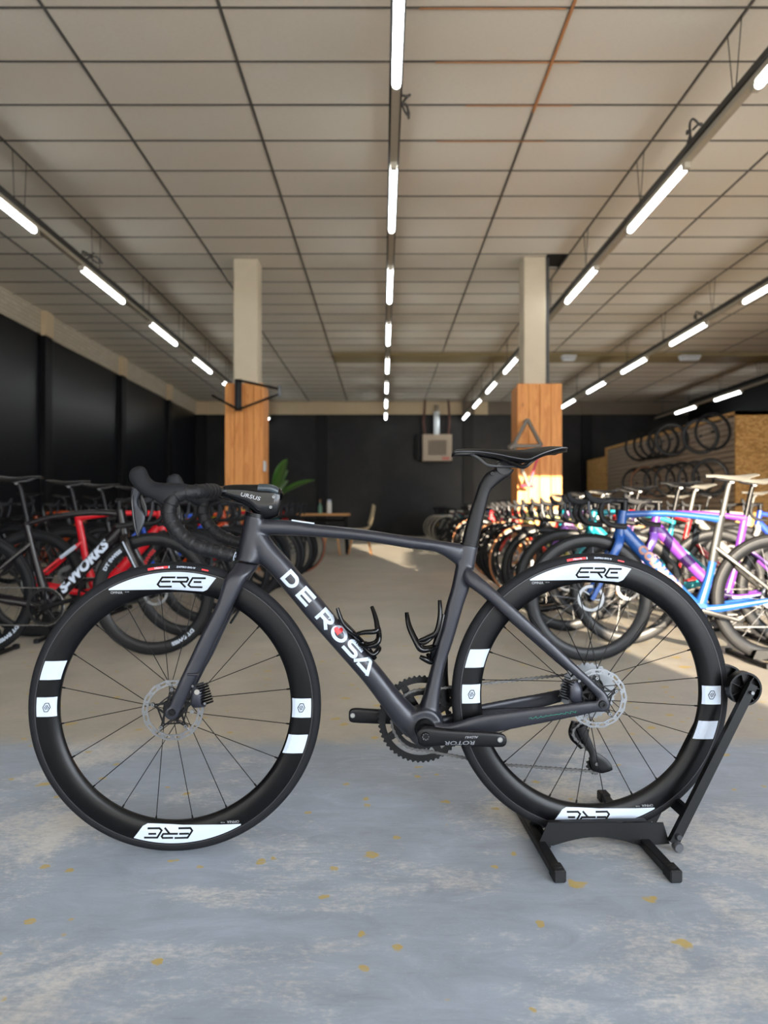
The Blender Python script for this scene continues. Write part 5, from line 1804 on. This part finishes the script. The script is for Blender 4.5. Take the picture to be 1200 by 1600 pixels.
# the sunlit row: handlebars towards the aisle, non-drive side to the viewer
rcols = [
    (3.90, 1.095, 'aero', (30, 74, 138), (30, 78, 150), 'deep', None, 'blue and grey road bike with pale saddle, nearest in the sunlit row'),
    (4.40, 1.46, 'aero', (96, 48, 134), (60, 40, 104), 'deep', None, 'purple bike with a pale saddle right behind the blue and grey one'),
    (4.88, 1.22, 'arch', CYAN, CYAN, 'deep', None, 'cyan bike behind the purple one in the sunlit row'),
    (5.34, 1.52, 'arch', (156, 16, 22), WHT, 'deep', None, 'red bike with a white fork in the sunlit row'),
    (5.80, 1.26, 'aero', PINK, (150, 100, 196), 'mid', None, 'pink and violet bike behind the red one'),
    (6.26, 1.10, 'arch', CYAN, BLK, 'deep', None, 'cyan bike with black fork in the sunlit row'),
    (6.72, 1.04, 'slope', CHAR, CHAR, 'mid', M_TAN, 'charcoal bike on tan walled tyres behind the cyan ones'),
    (7.18, 1.10, 'aero', (214, 214, 206), (214, 214, 206), 'deep', None, 'ivory aero bike in the sunlit row'),
    (7.64, 1.06, 'slope', (214, 204, 120), BLK, 'mid', None, 'pale yellow bike in the sunlit row'),
    (8.10, 1.10, 'arch', BLK, BLK, 'deep', None, 'black bike in the middle of the sunlit row'),
    (8.56, 1.04, 'aero', (206, 40, 24), (206, 40, 24), 'mid', M_TAN, 'orange red bike on tan walled tyres in the sunlit row'),
    (9.02, 1.10, 'slope', WHT, WHT, 'deep', None, 'all-white bike just before the pillar with the hung frame'),
    (9.48, 1.06, 'arch', (206, 30, 40), BLK, 'mid', None, 'red bike with black fork just past the hung-frame pillar'),
    (9.94, 1.10, 'aero', CHAR, WHT, 'deep', None, 'charcoal bike with white fork past the pillar'),
    (10.4, 1.06, 'slope', WHT, BLK, 'mid', M_TAN, 'white bike on tan walled tyres past the pillar'),
    (10.9, 1.12, 'arch', (60, 120, 190), WHT, 'mid', None, 'light blue bike with white fork past the pillar'),
    (11.4, 1.08, 'aero', BLK, BLK, 'deep', None, 'black aero bike past the pillar'),
    (11.9, 1.14, 'slope', (226, 222, 210), (226, 222, 210), 'mid', None, 'cream bike far along the sunlit row'),
    (12.4, 1.10, 'arch', (206, 60, 90), BLK, 'mid', None, 'rose pink bike far along the sunlit row'),
    (12.9, 1.14, 'aero', WHT, RED_, 'deep', None, 'white bike with red fork far along the sunlit row'),
    (13.5, 1.12, 'slope', CHAR, CHAR, 'mid', None, 'charcoal sloping bike far along the sunlit row'),
    (14.1, 1.16, 'arch', WHT, CYAN, 'mid', None, 'white bike with cyan fork far along the sunlit row'),
    (14.8, 1.18, 'aero', (220, 220, 214), BLK, 'deep', None, 'pale grey aero bike far along the sunlit row'),
    (15.5, 1.22, 'slope', (200, 60, 40), WHT, 'mid', None, 'brick red bike with white fork near the far wall'),
    (16.3, 1.26, 'arch', WHT, WHT, 'mid', None, 'white arched bike near the far wall'),
    (17.2, 1.30, 'aero', BLK, WHT, 'deep', None, 'black bike with white fork near the far wall'),
    (18.4, 1.34, 'slope', TEAL, (190, 150, 40), 'mid', None, 'teal bike with ochre fork last in the sunlit row'),
]
rb = []
YS = [3.90, 4.40] + [4.88 + .46 * k for k in range(10)] + [10.8 + .45 * k for k in range(8)] + [16.8 + .6 * k for k in range(7)]
for i, (y, x, stl, fc, kc, rm, tn, lab) in enumerate(rcols):
    y = YS[i]
    if i > 3:
        x = (1.28 + .03 * (y - 5) if y < 15 else 1.50) + (.05 if i % 2 else -.03)
    wh_s = i in (0, 1, 3, 7, 11, 14, 17)
    o = add_bike((x, y, 0), random.uniform(-.03, .03) * (i > 0), stl, fc, kc, rm, tn, saddle=M_WSADDLE if wh_s else None, post=(mat('silver_post', srgb(74, 72, 69), .4, .2) if i in (0, 3, 7) else None),
                 detail=2 if i < 6 else (1 if i < 16 else 0), label=lab, group=GR_, tyre=mat('sunlit_pale_tyre', srgb(190, 182, 168), .7) if i > 19 else None)  # far tyres painted pale in place of sunlight on them
    rb.append(o)
# grey rear half of the blue bike: sleeves over seat tube and stays
rear = MB()
ptube(rear, [(.7015, 0, .772, .0235, .0145), (.672, 0, .62, .0255, .0145), (.655, 0, .53, .0245, .0150)])
for s in (-1, 1):
    ptube(rear, [(.668, s * .006, .605, .0135, .0115), (.748, s * .030, .538, .0125, .0095), (.86, s * .050, .4445, .0105, .0075), (HUBR[0], s * .064, HUBR[1], .0115, .0075)], n=8)
rear.obj('grey_rear_triangle', paint((38, 37, 35)), rb[0])
frame_text(rb[0], 'aero', 'COLNAGO', .062, (.235, .640), (.50, .352), mat('peach_lettering', srgb(168, 116, 98), .5), 1.0, .1, .003, -1)
for i, nm in ((0, 'blue and grey bike'), (1, 'purple bike'), (2, 'cyan bike behind the purple one'), (3, 'red bike with the white fork')):
    copy_stand(rb[i], 'black floor stand holding the rear wheel of the ' + nm)
# second sunlit line further from the aisle
for i, (y, x, stl, fc, kc, lab) in enumerate(((6.4, 3.1, 'slope', (40, 70, 190), WHT, 'cobalt blue bike'),
                                              (7.4, 3.0, 'aero', WHT, BLK, 'white aero bike'), (8.3, 2.95, 'arch', (70, 70, 74), CHAR, 'grey bike'), (9.2, 2.95, 'slope', (200, 198, 190), WHT, 'pale grey bike'),
                                              (10.6, 2.95, 'aero', CHAR, CHAR, 'charcoal bike'), (11.6, 2.95, 'arch', (190, 186, 176), BLK, 'sand coloured bike'))):
    add_bike((x, y, 0), random.uniform(-.04, .04), stl, fc, kc, 'deep', None, saddle=M_WSADDLE if i in (0, 1, 3) else None, post=MATS['silver_post'] if i in (0, 1) else None, detail=1, label=lab + ' in the outer line on the sunlit side', group='bikes in the outer sunlit line')

# ------------------------------------------------------------------ storage cabin with slat wall, hanging wheels
cab = empty('storage_cabin', (6.2, 12.9, 0))
MB().box2((0.06, 0.05, 0), (3.3, 7.5, 2.48)).obj('core', mat('cabin_core', srgb(96, 72, 44), 0.8), cab, smooth=False)
for k in range(3):
    MB().box2((0.0 + k * 1.1, 0.0, 0), (1.096 + k * 1.1, 0.05, 2.55)).obj('osb_panel', M_OSB, cab, smooth=False)
MB().box2((0.0, 0.0, 2.48), (3.3, 7.52, 2.55)).obj('roof_board', M_OSB, cab, smooth=False)
MB().box2((-0.01, 7.46, 0), (0.06, 7.56, 2.55)).obj('corner_post', M_OSB, cab, smooth=False)
for k in range(24):
    z0 = 0.05 + k * 0.101
    MB().cbox((0.02, 0.055, z0), (0.058, 7.45, z0 + 0.084), .006).obj('slat', M_SLAT, cab, smooth=False)
tag(cab, 'storage cabin of oriented strand board with a grey slat wall full of hanging wheels', 'cabin')
cab2 = empty('storage_cupboard', (6.3, 20.75, 0))
MB().box2((0, 0.0, 0), (2.0, 0.04, 2.3)).obj('front_panel', M_OSB, cab2, smooth=False)
MB().box2((0, 0.045, 0), (0.04, 1.9, 2.3)).obj('side_panel', M_OSB, cab2, smooth=False)
MB().box2((-.01, -.01, 2.3), (2.0, 1.9, 2.34)).obj('top_panel', M_OSB, cab2, smooth=False)
tag(cab2, 'lower strand board cupboard beyond the storage cabin', 'cupboard')
hw = [(13.0, 5.84, 2.20, 0), (13.5, 5.84, 2.17, 0), (14.85, 5.84, 2.24, 0), (15.3, 5.84, 2.24, 0), (15.75, 5.84, 2.25, 0), (16.2, 5.84, 2.26, 0), (16.7, 5.84, 2.26, 0),
      (13.1, 5.84, 1.40, 0), (13.7, 5.84, 1.40, 0), (14.3, 5.84, 1.42, 0), (14.9, 5.84, 1.42, 0), (15.5, 5.84, 1.42, 0), (16.3, 5.84, 1.44, 1), (16.9, 5.84, 1.44, 0)]
ordn = ['first', 'second', 'third', 'fourth', 'fifth', 'sixth', 'seventh']
for i, (y, x, z, tn) in enumerate(hw):
    wh = empty('hung_wheel', (x, y, z), random.uniform(-.12, .12))  # one single wheel on its own hook
    dp = random.choice(['deep', 'mid', 'mid'])
    child(None, 'tyre', G['tyre'], wh, M_GTYRE)
    child(None, 'rim', G['rim_' + dp], wh, M_GRIM)
    s_ = child(None, 'spokes', G['spokes_' + dp], wh, M_SPOKEB); s_['kind'] = 'stuff'
    child(None, 'hub', G['hub'], wh, M_BLACKM)
    if tn:
        child(None, 'sidewall', G['sidewall'], wh, M_TAN)
    row = 'upper' if i < 7 else 'lower'
    tag(wh, 'black wheel hung on the slat wall, %s from the near end, %s row' % (ordn[i % 7], row), 'wheel', 'wheels hung on the slat wall')
    ri = {'deep': .268, 'mid': .286}[dp]
    MB().tube([(0.04, y - 12.9, z + ri - .012), (-0.42, y - 12.9, z + ri - .012), (-0.43, y - 12.9, z + ri + .02)], .008, 6).obj('hook', M_BLACKM, cab)

# ------------------------------------------------------------------ heater on the far wall
ht = empty('gas_heater', (1.66, 22.3, 2.32))
M_HEAT = mat('beige_heater', srgb(190, 170, 148), 0.5)
bx_ = MB()
bx_.box2((-.44, 0, 0), (.44, .06, .16)); bx_.box2((-.44, 0, .62), (.44, .06, .80)); bx_.box2((-.44, 0, .16), (-.28, .06, .62)); bx_.box2((.28, 0, .16), (.44, .06, .62))
bx_.box2((-.44, .06, 0), (.44, .55, .80))
bx_.obj('housing', M_HEAT, ht, smooth=False)
for k in range(9):
    MB().box2((-.27 + k * .062, .005, .17), (-.245 + k * .062, .05, .61)).obj('grille_bar', mat('heater_grille', srgb(128, 114, 98), 0.5), ht, smooth=False)
MB().box2((.14, -.012, .03), (.36, 0, .11)).obj('badge', mat('red_badge', srgb(206, 110, 100), .5), ht, smooth=False)
MB().cyl((0, .3, 1.16), .10, .72, 20, 'z').obj('flue_pipe', mat('silver_flue', srgb(200, 204, 206), .3, .6), ht)
MB().cyl((0, .3, 1.62), .075, .22, 20, 'z').obj('flue_upper', mat('dull_flue', srgb(130, 116, 98), .5, .3), ht)
for s in (-1, 1):
    MB().tube([(s * .36, .3, .8), (s * .40, .3, 1.2), (s * .36, .3, 1.88)], .035, 8).obj('hanger', mat('rust_hanger', srgb(92, 54, 42), .6), ht)
MB().box2((-.62, .3, .05), (-.46, .55, .85)).obj('fan_box', M_PILASTER, ht, smooth=False)
MB().box2((-.30, .56, .05), (.30, .80, .75)).obj('wall_bracket', M_PILASTER, ht, smooth=False)
tag(ht, 'beige gas heater with silver flue hung on the far wall', 'heater')

# ------------------------------------------------------------------ table, chairs, bottles, plant
tb = empty('table', (-1.08, 13.8, 0))
MB().cbox((-.50, -.35, .705), (.46, .35, .75), .006).obj('table_top', M_OAK, tb, smooth=False)
for s in (-1, 1):
    for t in (-1, 1):
        MB().tube([(s * .38, t * .26, .705), (s * .42, t * .30, 0.0)], .022, 8).obj('leg', M_BLACKM, tb)
MB().tube([(-.40, 0, .62), (.40, 0, .62)], .018, 8).obj('stretcher', M_BLACKM, tb)
tag(tb, 'small oak topped table standing between the bike rows', 'table')
M_SHELL = mat('beige_shell', srgb(170, 156, 128), 0.55)
M_LEGW = wood_material('beech_leg', srgb(188, 138, 92), srgb(206, 158, 112), srgb(150, 100, 60))
def chair(loc, rz, label, m):
    c = empty('shell_chair', loc, rz)
    R = []
    # shell: seat rolling up into the back
    for y, z, hw_ in crom([(-.22, .44, .19), (-.10, .43, .22), (.08, .44, .23), (.18, .50, .23), (.23, .62, .22), (.26, .76, .20), (.28, .88, .15)], 4):
        ring = []
        for k in range(9):
            t = -1 + k / 4
            ring.append(Vector((t * hw_, y - .05 * t * t * (1 if z > .5 else 0), z + .04 * t * t)))
        for k in range(9):
            t = 1 - k / 4
            ring.append(Vector((t * hw_, y - .05 * t * t * (1 if z > .5 else 0) + (.012 if z > .5 else 0), z + .04 * t * t - (.012 if z <= .5 else 0))))
        R.append(ring)
    MB().rings(R).obj('shell', m, c)
    for sx in (-1, 1):
        for sy in (-1, 1):
            MB().tube([(sx * .12, sy * .12, .43), (sx * .20, sy * .21, 0)], [.020, .013], 8).obj('leg', M_LEGW, c)
    tag(c, label, 'chair')
chair((-.42, 13.55, 0), -1.5, 'beige shell chair with splayed wooden legs at the end of the table', M_SHELL)
sl_ = empty('stool', (-0.92, 13.25, 0))
MB().lathe([(.0005, .43), (.16, .43), (.17, .445), (.165, .462), (.0005, .465)], n=28, closed=False, axis='z').obj('seat', mat('grey_shell', srgb(70, 68, 64), .55), sl_)
for sx in (-1, 1):
    for sy in (-1, 1):
        MB().tube([(sx * .09, sy * .09, .432), (sx * .15, sy * .15, 0)], [.017, .013], 8).obj('leg', M_LEGW, sl_)
tag(sl_, 'low grey stool with wooden legs pushed up to the table', 'stool')
def bottle(loc, prof, m, capm, label, caph):
    b = empty('bottle', loc)
    MB().lathe(prof, n=20, closed=False, axis='z').obj('body', m, b)
    z = prof[-1][1]
    MB().lathe([(.0005, z - .004), (prof[-2][0] + .004, z - .004), (prof[-2][0] + .004, z + caph), (.0005, z + caph)], n=16, closed=False, axis='z').obj('cap', capm, b)
    tag(b, label, 'bottle', 'bottles on the table')
bottle((-1.0, 13.72, .75), [(.0005, 0), (.043, 0), (.045, .01), (.045, .19), (.036, .215), (.032, .225), (.0005, .225)], mat('white_plastic', srgb(214, 212, 206), .5), M_WHITE, 'tall white bottle standing on the oak table', .03)
bottle((-1.17, 13.72, .75), [(.0005, 0), (.040, 0), (.042, .01), (.042, .12), (.018, .17), (.014, .21), (.0005, .21)], mat('green_glass', srgb(92, 128, 110), .2), mat('brown_cap', srgb(120, 80, 46), .5), 'grey green bottle with brown cap on the oak table', .05)

pt = empty('potted_plant', (-1.80, 11.4, 0))
MB().lathe([(.0005, .0), (.15, 0), (.19, .36), (.20, .38), (.18, .38), (.17, .34), (.0005, .34)], n=28, closed=False, axis='z').obj('pot', mat('grey_plant_pot', srgb(60, 60, 62), .7), pt)
M_LEAF = mat('broad_green_leaf', srgb(56, 98, 30), .4, 0, .25, 12)
leafs = [((.10, -.05, 1.20), (.02, -.02, 1.5), .80, .13, .10), ((.22, -.05, .95), (.55, -.1, .95), .80, .12, .3), ((-.2, 0, 1.0), (-.62, -.05, 1.02), .75, .10, .1), ((-.1, .1, 1.1), (-.40, .1, 1.20), .75, .09, .2), ((.15, .1, 1.1), (.42, .2, 1.30), .7, .10, .2)]
def leaf(i, tip_dir, base_h, ln, wd, droop):
    a, up = tip_dir
    n = 10
    vs, fs = [], []
    side = Vector((-math.sin(a), math.cos(a), 0))
    out = Vector((math.cos(a), math.sin(a), 0))
    base = out * (.10 + .12 * math.cos(up)) + Vector((0, 0, base_h))
    P_ = []
    for k in range(n + 1):
        t = k / n
        ang = up - droop * t
        P_.append(base.copy() if k == 0 else P_[-1] + (out * math.cos(ang) + Vector((0, 0, math.sin(ang)))) * ln / n)
    for k, p in enumerate(P_):
        t = k / n
        w_ = wd * math.sin(PI * min(1, t * .96 + .04)) ** .7
        nrm = Vector((0, 0, 1))
        s2 = (side + Vector((0, 0, .25))).normalized()
        for q in (-1, -.5, 0, .5, 1):
            vs.append(p + side * (q * w_) + Vector((0, 0, abs(q) * w_ * .35)))
    for k in range(n):
        for j in range(4):
            fs.append((k * 5 + j, k * 5 + j + 1, k * 5 + j + 6, k * 5 + j + 5))
    mb = MB().add(vs, fs)
    o = mb.obj('leaf', M_LEAF, pt)
    so = o.modifiers.new('thick', 'SOLIDIFY'); so.thickness = .004
    MB().tube(crom([(0, 0, .33), tuple(base * .6 + Vector((0, 0, .1))), tuple(base)], 4), .012, 6).obj('stalk', M_LEAF, pt)
for i, (a, up, bh, ln, wd, dp) in enumerate(((-.3, 1.35, 1.02, .62, .19, .25), (-.15, .55, 1.02, .62, .17, .25), (3.5, .40, .95, .62, .15, .3), (2.9, .75, 1.0, .6, .14, .4), (-1.3, .9, .9, .55, .11, .6), (1.2, .9, .95, .6, .11, .5), (.9, 1.2, 1.0, .55, .10, .4))):
    leaf(i, (a, up), bh, ln, wd, dp)
tag(pt, 'broad leaved potted plant standing behind the pine clad pillar', 'plant')

# ------------------------------------------------------------------ things on the pillars
br_ = empty('wall_bracket', (-1.87, 9.68, 2.2))
def W(px, py, y, o):
    return Vector(((px - VX) / FPX * y, y, CH - (py - VY) / FPX * y)) - Vector(o)
o_ = br_.location
bar_ = MB()
A_, B_, C_ = W(372, 594, 9.66, o_), W(372, 640, 9.66, o_), W(437, 608, 9.2, o_)
D_ = W(332, 618, 9.2, o_)
for nm, p, q in (('upright', A_, B_), ('arm', A_, C_), ('arm', B_, C_ + Vector((0, 0, -.06))), ('arm', B_, D_)):
    MB().tube([p, q], .016, 8).obj(nm, M_BLACKM, br_)
MB().box(C_ + Vector((0, 0, -.03)), (.03, .05, .14)).obj('end_plate', mat('grey_end_plate', srgb(96, 98, 104), .5, .3), br_, smooth=False)
MB().box(A_.lerp(B_, .5) + Vector((0, .02, 0)), (.09, .035, .42)).obj('back_plate', M_BLACKM, br_, smooth=False)
tag(br_, 'black folding steel bracket fixed to the top of the pine cladding', 'bracket')
fo = empty('bare_bike_frame', (2.05, 9.55, 1.6))
o_ = fo.location
mg, mp = paint((104, 96, 86)), paint((206, 60, 84))
PA, PB, PC, PD = W(824, 655, 9.58, o_), W(802, 697, 9.58, o_), W(846, 697, 9.58, o_), W(826, 760, 9.58, o_)
for nm, p, q, r, m in (('top_tube', PA, PB, .026, mg), ('down_tube', PA, PC, .028, mg), ('seat_tube', PB, PC, .030, mg), ('stay', PB, PD, .026, mg), ('stay', PC, PD, .020, mp)):
    MB().tube([p, p.lerp(q, .5), q], [r, r * .9, r * 1.1], 10).obj(nm, m, fo)
MB().tube([PB + Vector((-.05, 0, -.03)), PB + Vector((.04, 0, .04))], .036, 10).obj('head_tube', mg, fo)
MB().tube([PD + Vector((-.10, 0, .01)), PD + Vector((.06, 0, .0))], .020, 8).obj('dropout_end', mp, fo)
MB().tube([PA + Vector((0, .0, -.02)), PA + Vector((0, .26, .0))], .012, 6).obj('hanging_hook', M_BLACKM, fo)
tag(fo, 'bare grey and pink bike frame hung on the sunlit pine pillar', 'bike frame')
for i, (px, py) in enumerate(((416, 728),)):
    o = empty('wall_socket', (0, 0, 0))
    MB().cbox((-1.605, 9.86, 1.33), (-1.575, 9.95, 1.47), .006).obj('socket_box', mat('white_socket', srgb(206, 206, 204), .5), o, smooth=False)
    MB().cyl((-1.57, 9.905, 1.40), .022, .012, 16, 'x').obj('socket_face', mat('socket_face', srgb(170, 170, 168), .5), o)
    tag(o, 'small white socket box on the flank of the pine pillar', 'socket')
